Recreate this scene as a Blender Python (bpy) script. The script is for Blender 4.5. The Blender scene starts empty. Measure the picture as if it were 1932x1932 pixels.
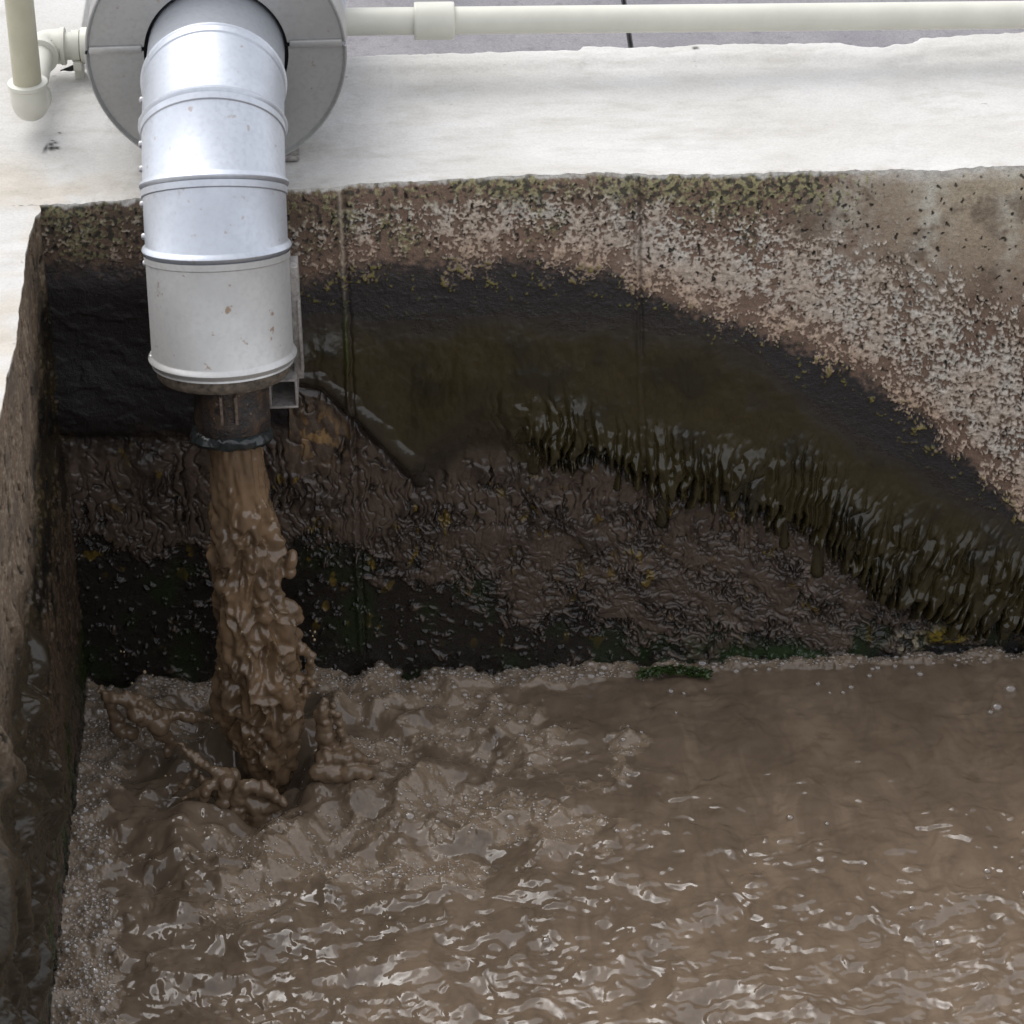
import bpy, bmesh, math, random
import numpy as np
from mathutils import Vector, Matrix

random.seed(7); RNG = np.random.default_rng(7)
scn = bpy.context.scene
COL = scn.collection
R = math.radians

# ------------------------------------------------------------------ camera
CAMP = np.array([0.838807969, -6.70585754, 4.76588887]); PITCH, YAW, ROLL, FPX = 0.571558837, 0.0266198798, -0.0207401068, 6495.39
_fw = np.array([math.sin(YAW)*math.cos(PITCH), math.cos(YAW)*math.cos(PITCH), -math.sin(PITCH)])
_r0 = np.array([math.cos(YAW), -math.sin(YAW), 0.0]); _u0 = np.cross(_r0, _fw)
_r = math.cos(ROLL)*_r0 + math.sin(ROLL)*_u0; _u = np.cross(_r, _fw)
cam_d = bpy.data.cameras.new('camera'); cam = bpy.data.objects.new('camera', cam_d); COL.objects.link(cam)
m = Matrix.Identity(4)
for i in range(3):
    m[i][0] = _r[i]; m[i][1] = _u[i]; m[i][2] = -_fw[i]; m[i][3] = CAMP[i]
cam.matrix_world = m
cam_d.sensor_width = 36; cam_d.lens = 36*FPX/1932; cam_d.clip_end = 2000; cam_d.clip_start = 0.1
cam_d.dof.use_dof = True; cam_d.dof.focus_distance = 7.9; cam_d.dof.aperture_fstop = 7.0
scn.camera = cam

def proj(P):
    d = P - CAMP; z = d @ _fw
    return 966 + FPX*(d @ _r)/z, 966 - FPX*(d @ _u)/z
def at(x, y, ax, v):
    """a measured point of the photograph turned into the point it has on a plane of the tank (axis ax = v)"""
    d = _fw + _r*(x-966)/FPX - _u*(y-966)/FPX
    return CAMP + d*(v-CAMP[ax])/d[ax]

# ------------------------------------------------------------------ noise
_perm = np.random.default_rng(3).permutation(256).astype(np.int64); _perm = np.concatenate([_perm, _perm, _perm])
_g2 = np.array([(math.cos(a), math.sin(a)) for a in np.linspace(0, 2*math.pi, 32, endpoint=False)])
_g3 = np.random.default_rng(5).normal(size=(64, 3)); _g3 /= np.linalg.norm(_g3, axis=1)[:, None]
def perlin2(x, y, s=0):
    xi = np.floor(x).astype(np.int64); yi = np.floor(y).astype(np.int64)
    xf = x-xi; yf = y-yi; xi = (xi+s*17) & 255; yi = (yi+s*31) & 255
    u = xf*xf*xf*(xf*(xf*6-15)+10); v = yf*yf*yf*(yf*(yf*6-15)+10)
    def g(a, b, fx, fy):
        h = _perm[_perm[a]+b] & 31
        return _g2[h, 0]*fx + _g2[h, 1]*fy
    x1 = (xi+1) & 255; y1 = (yi+1) & 255
    a = g(xi, yi, xf, yf); b = g(x1, yi, xf-1, yf); c = g(xi, y1, xf, yf-1); d = g(x1, y1, xf-1, yf-1)
    return ((a+(b-a)*u) + ((c+(d-c)*u)-(a+(b-a)*u))*v)*1.5
def fbm(x, y, o=4, s=0, gain=0.5):
    t = 0; a = 1.0; n = 0
    for i in range(o):
        t = t + a*perlin2(x, y, s+i*7); n += a; a *= gain; x = x*2.03+11.3; y = y*2.03+5.7
    return t/n*1.3
def ridged(x, y, o=3, s=0):
    t = 0; a = 1.0; n = 0
    for i in range(o):
        t = t + a*(1-2*np.abs(perlin2(x, y, s+i*7))); n += a; a *= 0.5; x = x*2.07+3.1; y = y*2.07+8.7
    return t/n
def perlin3(p, s=0):
    i = np.floor(p).astype(np.int64); f = p-i; i = (i+s*23) & 255
    w = f*f*f*(f*(f*6-15)+10); out = 0
    for dx in (0, 1):
        for dy in (0, 1):
            for dz in (0, 1):
                h = _perm[_perm[_perm[(i[:, 0]+dx) & 255]+((i[:, 1]+dy) & 255)]+((i[:, 2]+dz) & 255)] & 63
                g = _g3[h]; d = f-np.array([dx, dy, dz])
                wx = w[:, 0] if dx else 1-w[:, 0]; wy = w[:, 1] if dy else 1-w[:, 1]; wz = w[:, 2] if dz else 1-w[:, 2]
                out = out + (g*d).sum(1)*wx*wy*wz
    return out*1.6
def ss(a, b, x):
    t = np.clip((x-a)/(b-a), 0, 1); return t*t*(3-2*t)
def poly(x, pts):
    p = np.array(pts, float); return np.interp(x, p[:, 0], p[:, 1])
def mixc(c, col, w):
    return c + (np.array(col)[None, :]-c)*np.clip(w, 0, 1)[:, None]

# ------------------------------------------------------------------ mesh + tagging helpers
def raw_mesh(name, V, F, mat, smooth=True, attrs=None):
    """V (n,3), F (k,4) or (k,3) numpy"""
    me = bpy.data.meshes.new(name); n = F.shape[1]
    me.vertices.add(len(V)); me.vertices.foreach_set('co', np.ascontiguousarray(V, np.float32).ravel())
    me.loops.add(F.size); me.loops.foreach_set('vertex_index', np.ascontiguousarray(F, np.int32).ravel())
    me.polygons.add(len(F))
    me.polygons.foreach_set('loop_start', np.arange(0, F.size, n, dtype=np.int32))
    me.polygons.foreach_set('loop_total', np.full(len(F), n, np.int32))
    me.update(calc_edges=True)
    if smooth: me.polygons.foreach_set('use_smooth', np.ones(len(F), bool))
    for k, a in (attrs or {}).items():
        if a.ndim == 2:
            at_ = me.color_attributes.new(k, 'FLOAT_COLOR', 'POINT')
            c4 = np.ones((len(a), 4), np.float32); c4[:, :3] = a; at_.data.foreach_set('color', c4.ravel())
        else:
            at_ = me.attributes.new(k, 'FLOAT', 'POINT'); at_.data.foreach_set('value', a.astype(np.float32))
    if mat: me.materials.append(mat)
    return me
def link(name, me, parent=None, label=None):
    o = bpy.data.objects.new(name, me); COL.objects.link(o)
    if parent is not None: o.parent = parent; o.matrix_parent_inverse = Matrix.Translation(Vector(parent.location) if parent.type == 'EMPTY' else Vector()).inverted()
    if label: o['label'] = label
    return o
def empty(name, loc, label, cat, group=None):
    o = bpy.data.objects.new(name, None); COL.objects.link(o); o.location = loc
    o.empty_display_size = 0.05
    return tag(o, label, cat, group)
def tag(o, label=None, cat=None, group=None, kind=None):
    if label: o['label'] = label
    if cat: o['category'] = cat
    if group: o['group'] = group
    if kind: o['kind'] = kind
    return o
def grid_faces(nu, nv):
    i = np.arange(nu*nv).reshape(nu, nv)
    return np.stack([i[:-1, :-1], i[1:, :-1], i[1:, 1:], i[:-1, 1:]], -1).reshape(-1, 4)
def sub(V, F, attrs, keep):
    Fk = F[keep]; used = np.unique(Fk); mp = np.full(len(V), -1, np.int64); mp[used] = np.arange(len(used))
    return V[used], mp[Fk], {k: a[used] for k, a in attrs.items()}
def bm_mesh(name, bm, mat, smooth=True):
    bmesh.ops.recalc_face_normals(bm, faces=bm.faces)
    me = bpy.data.meshes.new(name); bm.to_mesh(me); bm.free()
    if smooth:
        me.polygons.foreach_set('use_smooth', np.ones(len(me.polygons), bool))
        me.set_sharp_from_angle(angle=R(40))
    if mat: me.materials.append(mat)
    return me
def tube_bm(bm, path, rad, seg=24, cap=True):
    """a round bar swept along a list of points; rad a number or list"""
    P = [Vector(p) for p in path]; n = len(P); rads = rad if isinstance(rad, (list, tuple)) else [rad]*n
    t0 = (P[1]-P[0]).normalized(); a = t0.orthogonal().normalized(); rings = []
    for i, p in enumerate(P):
        t = ((P[min(i+1, n-1)]-P[i]).normalized() + (P[i]-P[max(i-1, 0)]).normalized()).normalized()
        a = (a - t*a.dot(t)).normalized(); b = t.cross(a)
        rings.append([bm.verts.new(p+(a*math.cos(q)+b*math.sin(q))*rads[i]) for q in np.linspace(0, 2*math.pi, seg, endpoint=False)])
    for i in range(n-1):
        for k in range(seg):
            bm.faces.new((rings[i][k], rings[i][(k+1) % seg], rings[i+1][(k+1) % seg], rings[i+1][k]))
    if cap: bm.faces.new(rings[0][::-1]); bm.faces.new(rings[-1])
def box_bm(bm, c, s, rot=None, bev=0.0):
    r = bmesh.ops.create_cube(bm, size=1.0); vs = r['verts']
    bmesh.ops.scale(bm, vec=s, verts=vs)
    if bev:
        es = list({e for v in vs for e in v.link_edges}); g = bmesh.ops.bevel(bm, geom=es, offset=bev, segments=2, affect='EDGES', profile=0.5)
        vs = list({v for f in g['faces'] for v in f.verts} | {v for v in vs if v.is_valid})
    if rot is not None: bmesh.ops.rotate(bm, cent=(0, 0, 0), matrix=rot, verts=vs)
    bmesh.ops.translate(bm, vec=c, verts=vs)

# ------------------------------------------------------------------ materials
def mat(name):
    m = bpy.data.materials.new(name); m.use_nodes = True
    nt = m.node_tree; b = nt.nodes['Principled BSDF']
    return m, nt, b
def N(nt, typ, **k):
    n = nt.nodes.new(typ)
    for a, v in k.items():
        if a.startswith('i_'):
            key = a[2:]; key = int(key) if key.isdigit() else key.replace('_', ' ')
            n.inputs[key].default_value = v
        else: setattr(n, a, v)
    return n
def noise(nt, scale, detail=4, rough=0.55, vec=None, stretch=None):
    tc = N(nt, 'ShaderNodeTexCoord'); v = tc.outputs['Object']
    if stretch:
        mp = N(nt, 'ShaderNodeMapping'); mp.inputs['Scale'].default_value = stretch; nt.links.new(v, mp.inputs['Vector']); v = mp.outputs['Vector']
    n = N(nt, 'ShaderNodeTexNoise'); n.inputs['Scale'].default_value = scale; n.inputs['Detail'].default_value = detail; n.inputs['Roughness'].default_value = rough
    nt.links.new(v, n.inputs['Vector']); return n.outputs['Fac']
def ramp(nt, fac, stops, interp='LINEAR'):
    r = N(nt, 'ShaderNodeValToRGB'); r.color_ramp.interpolation = interp
    e = r.color_ramp.elements
    while len(e) < len(stops): e.new(0.5)
    for i, (p, c) in enumerate(stops):
        e[i].position = p; e[i].color = (c, c, c, 1) if isinstance(c, (int, float)) else (*c, 1)
    nt.links.new(fac, r.inputs['Fac']); return r.outputs['Color']
def mixn(nt, a, b, fac, mode='MIX'):
    x = N(nt, 'ShaderNodeMix', data_type='RGBA', blend_type=mode)
    for sock, v in ((x.inputs['Factor'], fac), (x.inputs['A'], a), (x.inputs['B'], b)):
        if isinstance(v, bpy.types.NodeSocket): nt.links.new(v, sock)
        elif isinstance(v, (int, float)): sock.default_value = v
        else: sock.default_value = (*v, 1)
    return x.outputs['Result']
def bump(nt, h, strength, dist, prev=None):
    b = N(nt, 'ShaderNodeBump'); b.inputs['Strength'].default_value = strength; b.inputs['Distance'].default_value = dist
    nt.links.new(h, b.inputs['Height'])
    if prev is not None: nt.links.new(prev, b.inputs['Normal'])
    return b.outputs['Normal']

def attr_material(name, sp, var=(0.75, 1.25), nscale=260, bstr=0.35, bdist=0.003, coat=0.0, nscale2=70, ior=1.45):
    m, nt, b = mat(name)
    a = N(nt, 'ShaderNodeAttribute', attribute_name='Col'); r = N(nt, 'ShaderNodeAttribute', attribute_name='Rough')
    n1 = noise(nt, nscale, 3); n2 = noise(nt, nscale2, 4)
    v = mixn(nt, ramp(nt, n1, [(0.3, var[0]), (0.7, var[1])]), ramp(nt, n2, [(0.3, var[0]), (0.7, var[1])]), 0.5)
    c = mixn(nt, a.outputs['Color'], v, 1.0, 'MULTIPLY'); nt.links.new(c, b.inputs['Base Color'])
    nt.links.new(r.outputs['Fac'], b.inputs['Roughness']); b.inputs['IOR'].default_value = ior
    b.inputs['Specular IOR Level'].default_value = sp
    n3 = bump(nt, n1, bstr, bdist); n4 = bump(nt, n2, bstr*0.8, bdist*2, n3); nt.links.new(n4, b.inputs['Normal'])
    return m
M_WALL = attr_material('weathered_concrete', 0.35, (0.7, 1.3), 330, 0.6, 0.003, nscale2=110)
M_SLUDGE = attr_material('wet_sludge', 0.5, (0.8, 1.2), 170, 0.10, 0.002, nscale2=60)
M_MUD = attr_material('wet_mud', 0.5, (0.75, 1.25), 300, 0.25, 0.002, nscale2=120)

def make_coping():
    m, nt, b = mat('white_limewashed_concrete')
    n1 = noise(nt, 2.2, 6, 0.6); n2 = noise(nt, 9, 6, 0.65, stretch=(0.6, 1.6, 1)); n3 = noise(nt, 160, 4, 0.6); n4 = noise(nt, 38, 3, 0.5)
    at_ = N(nt, 'ShaderNodeAttribute', attribute_name='Col')
    c = mixn(nt, (0.545, 0.535, 0.515), (0.45, 0.435, 0.40), ramp(nt, n1, [(0.4, 0.0), (0.72, 1.0)]))
    c = mixn(nt, c, (0.37, 0.35, 0.31), ramp(nt, n2, [(0.50, 0.0), (0.75, 0.65)]))
    c = mixn(nt, c, ramp(nt, n3, [(0.3, 0.90), (0.6, 1.02)]), 1.0, 'MULTIPLY')
    spk = ramp(nt, n4, [(0.73, 0.0), (0.77, 1.0)]); c = mixn(nt, c, (0.22, 0.2, 0.17), mixn(nt, (0, 0, 0), spk, 0.5))
    c = mixn(nt, c, at_.outputs['Color'], 1.0, 'MULTIPLY')
    nt.links.new(c, b.inputs['Base Color']); b.inputs['Roughness'].default_value = 0.9; b.inputs['Specular IOR Level'].default_value = 0.2
    nn = bump(nt, n3, 0.22, 0.003); nn = bump(nt, n4, 0.25, 0.005, nn); nn = bump(nt, n2, 0.12, 0.015, nn); nt.links.new(nn, b.inputs['Normal'])
    return m
M_COPING = make_coping()

def make_alu(name, base, dirt, rough, metal=0.72):
    m, nt, b = mat(name)
    n1 = noise(nt, 6, 5, 0.6); n2 = noise(nt, 90, 3, 0.5); n3 = noise(nt, 34, 3, 0.55); n4 = noise(nt, 500, 2)
    c = mixn(nt, base, tuple(x*0.86 for x in base), ramp(nt, n1, [(0.35, 0.0), (0.65, 1.0)]))
    c = mixn(nt, c, tuple(x*0.8 for x in base), ramp(nt, n2, [(0.45, 0.0), (0.7, 0.6)]))
    c = mixn(nt, c, (0.30, 0.21, 0.14), mixn(nt, (0, 0, 0), ramp(nt, n3, [(0.665, 0.0), (0.72, 1.0)]), dirt))
    nt.links.new(c, b.inputs['Base Color']); b.inputs['Metallic'].default_value = metal
    rr = ramp(nt, n1, [(0.3, rough-0.05), (0.7, rough+0.08)]); nt.links.new(rr, b.inputs['Roughness'])
    nn = bump(nt, n4, 0.10, 0.001); nn = bump(nt, n1, 0.10, 0.02, nn); nt.links.new(nn, b.inputs['Normal'])
    return m
M_ALU = make_alu('aluminium_cladding', (0.56, 0.59, 0.64), 0.5, 0.40)
M_ALU_DULL = make_alu('weathered_aluminium', (0.60, 0.595, 0.575), 0.9, 0.46, .55)
M_ALU_DISC = make_alu('dull_galvanised_plate', (0.46, 0.455, 0.44), 0.6, 0.5)

def simple(name, col, rough, metal=0.0, sp=0.5, var=0.25, scale=60, bs=0.2):
    m, nt, b = mat(name); n1 = noise(nt, scale, 5, 0.6)
    c = mixn(nt, tuple(x*(1-var) for x in col), tuple(min(1, x*(1+var)) for x in col), ramp(nt, n1, [(0.3, 0.0), (0.7, 1.0)]))
    nt.links.new(c, b.inputs['Base Color']); b.inputs['Roughness'].default_value = rough; b.inputs['Metallic'].default_value = metal
    b.inputs['Specular IOR Level'].default_value = sp
    if bs: nt.links.new(bump(nt, n1, bs, 0.004), b.inputs['Normal'])
    return m
M_PVC = simple('cream_plastic', (0.54, 0.53, 0.46), 0.38, var=0.05, scale=14, bs=0.02)
M_PVC_SHADED = simple('shaded_plastic', (0.41, 0.385, 0.285), 0.42, var=0.08, scale=14, bs=0.02)  # darker copy of the cream plastic, shade painted into its colour
M_STEEL = simple('galvanised_steel', (0.33, 0.31, 0.29), 0.55, 0.5, var=0.35, scale=90)
M_SCREW = simple('zinc_screw', (0.45, 0.44, 0.44), 0.4, 0.8, var=0.2)
M_GAP_SHADE = simple('gap_shade', (0.01, 0.01, 0.012), 0.8, var=0.1)  # near-black colour painting the shade inside the gap round the pipe
def make_rust():
    m, nt, b = mat('rusty_wet_iron'); n1 = noise(nt, 26, 6, 0.65); n2 = noise(nt, 140, 4, 0.6)
    c = mixn(nt, (0.022, 0.018, 0.016), (0.09, 0.05, 0.025), ramp(nt, n1, [(0.48, 0.0), (0.68, 1.0)]))
    c = mixn(nt, c, (0.30, 0.20, 0.11), ramp(nt, n2, [(0.64, 0.0), (0.72, 0.8)]))
    nt.links.new(c, b.inputs['Base Color']); b.inputs['Roughness'].default_value = 0.5
    nn = bump(nt, n1, 0.6, 0.01); nn = bump(nt, n2, 0.6, 0.004, nn); nt.links.new(nn, b.inputs['Normal']); return m
M_RUST = make_rust()
M_LUG = simple('rusty_lug_steel', (0.17, 0.13, 0.10), .6, .3, var=.5, scale=120)
M_SLIME = simple('black_slime', (0.022, 0.026, 0.026), 0.16, var=0.4, scale=40, bs=0.5)
def make_ground():
    m, nt, b = mat('grey_paving'); n1 = noise(nt, 3, 6, 0.65); n2 = noise(nt, 30, 5, 0.6); n3 = noise(nt, 220, 3)
    c = mixn(nt, (0.17, 0.165, 0.175), (0.24, 0.23, 0.235), ramp(nt, n1, [(0.35, 0.0), (0.65, 1.0)]))
    c = mixn(nt, c, (0.11, 0.10, 0.11), ramp(nt, n2, [(0.55, 0.0), (0.75, 0.7)]))
    c = mixn(nt, c, ramp(nt, n3, [(0.3, 0.8), (0.7, 1.15)]), 1.0, 'MULTIPLY')
    nt.links.new(c, b.inputs['Base Color']); b.inputs['Roughness'].default_value = 0.85
    nt.links.new(bump(nt, n3, 0.4, 0.004), b.inputs['Normal']); return m
M_GROUND = make_ground()

def make_water():
    m, nt, b = mat('muddy_water')
    a = N(nt, 'ShaderNodeAttribute', attribute_name='Foam')
    n1 = noise(nt, 5.5, 6, 0.62, stretch=(1, 0.7, 1)); n2 = noise(nt, 15, 5, 0.6); nb = noise(nt, 150, 2, 0.5)
    c = mixn(nt, (0.180, 0.133, 0.092), (0.130, 0.095, 0.065), ramp(nt, n1, [(0.38, 0.0), (0.62, 1.0)]))
    c = mixn(nt, c, (0.090, 0.065, 0.044), ramp(nt, n2, [(0.54, 0.0), (0.72, 0.7)]))
    tcv = N(nt, 'ShaderNodeTexCoord'); mpv = N(nt, 'ShaderNodeMapping'); mpv.inputs['Rotation'].default_value = (0, 0, .75); mpv.inputs['Scale'].default_value = (1.6, .7, 1); nt.links.new(tcv.outputs['Object'], mpv.inputs['Vector'])
    nv = N(nt, 'ShaderNodeTexNoise'); nv.inputs['Scale'].default_value = 6.0; nv.inputs['Detail'].default_value = 3; nv.inputs['Distortion'].default_value = 0.7; nt.links.new(mpv.outputs['Vector'], nv.inputs['Vector'])
    c = mixn(nt, c, (0.098, 0.072, 0.050), ramp(nt, nv.outputs['Fac'], [(0.38, 0.0), (0.50, 0.5), (0.60, 0.0)]))
    c = mixn(nt, c, (0.210, 0.157, 0.108), a.outputs['Fac'])
    nt.links.new(c, b.inputs['Base Color']); b.inputs['Roughness'].default_value = 0.05; b.inputs['IOR'].default_value = 1.5
    v = N(nt, 'ShaderNodeTexVoronoi'); v.inputs['Scale'].default_value = 70
    tc = N(nt, 'ShaderNodeTexCoord'); nt.links.new(tc.outputs['Object'], v.inputs['Vector'])
    inv = N(nt, 'ShaderNodeMath', operation='MULTIPLY'); nt.links.new(v.outputs['Distance'], inv.inputs[0]); inv.inputs[1].default_value = -1.0
    fm = N(nt, 'ShaderNodeMath', operation='MULTIPLY'); nt.links.new(inv.outputs[0], fm.inputs[0]); nt.links.new(a.outputs['Fac'], fm.inputs[1])
    nn = bump(nt, fm.outputs[0], 0.3, 0.008); nt.links.new(nn, b.inputs['Normal'])
    return m
M_WATER = make_water()
def make_stream():
    m, nt, b = mat('churning_mud_water'); n1 = noise(nt, 18, 4, 0.6, stretch=(1, 1, 0.4)); n2 = noise(nt, 70, 3)
    c = mixn(nt, (0.180, 0.115, 0.064), (0.108, 0.073, 0.045), ramp(nt, n1, [(0.35, 0.0), (0.65, 1.0)]))
    nt.links.new(c, b.inputs['Base Color']); b.inputs['Roughness'].default_value = 0.06; b.inputs['IOR'].default_value = 1.55
    b.inputs['Subsurface Weight'].default_value = 0.0; b.inputs['Subsurface Radius'].default_value = (0.012, 0.006, 0.003); b.inputs['Subsurface Scale'].default_value = 1.0
    nt.links.new(bump(nt, n2, 0.12, 0.004), b.inputs['Normal']); return m
M_STREAM = make_stream()
def make_bubble():
    m, nt, b = mat('bubble_film'); nt.nodes.remove(b); out = nt.nodes['Material Output']
    tr = N(nt, 'ShaderNodeBsdfTransparent'); tr.inputs['Color'].default_value = (0.93, 0.92, 0.90, 1)
    gl = N(nt, 'ShaderNodeBsdfGlossy'); gl.inputs['Roughness'].default_value = 0.04; gl.inputs['Color'].default_value = (0.92, 0.95, 1.0, 1)
    df = N(nt, 'ShaderNodeBsdfDiffuse'); df.inputs['Color'].default_value = (0.46, 0.36, 0.26, 1)
    lw = N(nt, 'ShaderNodeLayerWeight'); lw.inputs['Blend'].default_value = 0.32
    mr = N(nt, 'ShaderNodeMapRange'); nt.links.new(lw.outputs['Facing'], mr.inputs['Value'])
    mr.inputs['From Min'].default_value = 0.0; mr.inputs['From Max'].default_value = 1.0; mr.inputs['To Min'].default_value = 0.11; mr.inputs['To Max'].default_value = 0.60
    m1 = N(nt, 'ShaderNodeMixShader'); nt.links.new(mr.outputs['Result'], m1.inputs['Fac']); nt.links.new(tr.outputs[0], m1.inputs[1]); nt.links.new(gl.outputs[0], m1.inputs[2])
    m2 = N(nt, 'ShaderNodeMixShader'); m2.inputs['Fac'].default_value = 0.16
    nt.links.new(m1.outputs[0], m2.inputs[1]); nt.links.new(df.outputs[0], m2.inputs[2]); nt.links.new(m2.outputs[0], out.inputs['Surface'])
    return m
M_BUBBLE = make_bubble()
M_SPLASH = simple('splash_mud_water', (0.155, 0.106, 0.066), .05, var=.25, scale=30, bs=.1)
M_DROP = simple('muddy_droplet', (0.38, 0.29, 0.18), 0.15, var=0.2, scale=200, bs=0)

H = 1.30
# ================================================================== CONCRETE TANK
tank = empty('concrete_tank', (0, 0, 0), 'weathered concrete tank with a white coping round brown churning water', 'tank')

EDGE = [(75, 390), (180, 383), (250, 378), (400, 370), (540, 362), (620, 356), (700, 348), (800, 343), (900, 337), (1000, 333), (1130, 328), (1200, 331), (1300, 332), (1400, 330), (1500, 327), (1600, 324), (1700, 322), (1760, 325), (1850, 317), (1932, 313)]
_e = np.array([at(x, y, 1, 0.0) for x, y in EDGE])
def ztop(x):
    z = np.interp(x, _e[:, 0], _e[:, 2])
    return z + 0.004*fbm(x*14, x*0+3.3, 4, 40) + 0.0025*fbm(x*90, x*0+1.3, 3, 41)

# ---- far inner wall -------------------------------------------------
def nonuni(fine_a, fine_b, step, ends):
    a = list(np.arange(fine_a, fine_b, step)); return np.array(sorted(set(list(ends[0]) + a + list(ends[1]))))
xs = nonuni(-0.06, 2.36, 0.0019, ([], [2.4, 2.5, 2.7, 3.0, 3.5, 4.2, 5.0]))
nz = 680
X2, T2 = np.meshgrid(xs, np.linspace(0, 1, nz), indexing='ij')
ZT = ztop(xs)[:, None]
Z2 = -0.14 + (ZT+0.14)*T2
x, z = X2.ravel(), Z2.ravel()
P = np.stack([x, 0*x, z], 1); U, V = proj(P)
top = (ZT*np.ones_like(T2)).ravel() - z            # metres below the edge
Vtop = poly(U, EDGE)
# warped coordinates for natural boundaries
wU = U + 26*fbm(x*9, z*9, 4, 1); wV = V + 26*fbm(x*9+50, z*9, 4, 2)
fine = fbm(x*60, z*60, 4, 3)
f120 = fbm(x*130, z*130, 3, 4); f30 = fbm(x*30, z*30, 4, 5); f8 = fbm(x*8, z*8, 4, 6)

# boundary lines in photograph pixels
STAIN = [(60, 500), (280, 500), (560, 535), (650, 500), (900, 490), (1000, 488), (1150, 510), (1300, 585), (1450, 625), (1600, 690), (1700, 750), (1780, 815), (1830, 880), (1932, 960), (2100, 1100)]
SL_TOP = [(60, 640), (300, 640), (560, 610), (650, 590), (800, 580), (1000, 575), (1200, 585), (1330, 610), (1430, 650), (1520, 740), (1600, 790), (1700, 850), (1800, 905), (1880, 960), (1932, 1000), (2100, 1120)]
SL_BOT = [(100, 812), (350, 815), (480, 790), (555, 716), (610, 730), (660, 775), (700, 812), (740, 858), (775, 885), (800, 872), (840, 838), (880, 800), (950, 795), (1000, 830), (1060, 860), (1100, 850), (1180, 890), (1250, 905), (1350, 930), (1450, 965), (1530, 985), (1570, 1020), (1620, 1068), (1680, 1112), (1760, 1148), (1840, 1166), (1932, 1172), (2100, 1176)]
WATERL = [(163, 1290), (690, 1266), (1300, 1260), (1932, 1236), (2400, 1220)]
stain_v = poly(wU, STAIN); sl_top = poly(wU, SL_TOP); sl_bot = poly(U, SL_BOT)
wl = poly(U, WATERL)

h = 0.0015*f30 + 0.003*f8
# --- dry weathered concrete
col = np.tile(np.array([[0.20, 0.135, 0.098]]), (len(x), 1))
col = mixc(col, (0.44, 0.37, 0.27), ss(1450, 1850, U+120*f8)*ss(640, 330, V))                 # paler beige to the right
col = mixc(col, (0.135, 0.098, 0.07), ss(0.0, 0.5, f8+0.2*fine)*0.7)
# pale vertical runs
for cx_, w_, k_ in ((1600, 60, 0.5), (1752, 34, 0.8), (1905, 20, 0.6), (1180, 40, 0.35)):
    g = np.exp(-((U+10*f8-cx_)/w_)**2)*ss(650, 350, V)
    col = mixc(col, (0.58, 0.56, 0.48), g*k_*ss(-0.5, 0.4, f30))
# upper zone yellow-green lichen
d_top = (V-Vtop)
ly = ss(180, 40, d_top+70*f8)*ss(1750, 1500, U)*(0.55+0.45*ss(-.2, .3, fbm(x*5, z*5, 3, 9)))
my = ss(0.02, 0.20, f30*0.35+fine*0.6+f120*.55+ly*0.75-0.52)
col = mixc(col, (0.30, 0.28, 0.145), my*0.85); h += 0.0014*my
mb = ss(0.05, 0.22, fbm(x*70+7, z*70, 4, 12)*0.9+ly*0.45-0.36)*ss(.05, .3, ly)
col = mixc(col, (0.045, 0.042, 0.034), mb*0.85)
# white pitted lichen band above the stain
band_w = poly(U, [(0, 110), (560, 130), (1000, 150), (1300, 200), (1600, 260), (1932, 390)])
db = stain_v-V                                                            # px above the stain line
wl_ = ss(-60, 75, db+30*f8+26*f30)*ss(band_w*1.25, band_w*0.5, db+70*f8)
wl_ *= poly(U, [(0, 0.45), (280, 0.48), (560, 0.55), (760, 0.68), (860, 0.92), (1932, 1.0)])
nse = f30*0.42+fine*0.50+f120*0.62+.42*f8+.34*fbm(x*15, z*4, 3, 51)
mw = ss(0.0, 0.14, nse+wl_*0.70-0.46)*np.clip(wl_*3, 0, 1)*ss(5, 60, d_top+60*f8)
tint = np.array([[0.50, 0.46, 0.40]])*(1-0.5*ss(-.3, .4, f8))[:, None] + np.array([[0.42, 0.30, 0.21]])*(0.5*ss(-.3, .4, f8))[:, None]
pink = ss(90, 20, db+30*f8)[:, None]*0.6
tint = tint*(1-pink)+np.array([[0.43, 0.29, 0.20]])*pink
tint = tint*(1+.35*f120+.25*fine)[:, None]
col = mixc(col, (0.055, 0.042, 0.035), (4*mw*(1-mw))*.30*np.clip(wl_*1.5, 0, 1))  # dark speck outlines, painting in their small shadows and pits
col = col*(1-mw[:, None]*0.92)+tint*mw[:, None]*0.92
relief = 1+1.6*ss(1500, 1850, U)
h += 0.0034*mw*relief*(0.6+0.6*ss(-.2, .4, fine))
pit = ss(0.54, 0.62, fbm(x*62+19, z*52, 2, 14))*ss(0, 40, db)*ss(0, 20, d_top)
col = mixc(col, (0.02, 0.02, 0.016), pit*0.9); h -= 0.004*pit
# dry wall and lichen colour darkened towards the left
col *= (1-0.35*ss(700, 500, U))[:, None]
rough = np.full(len(x), 0.85)
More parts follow.
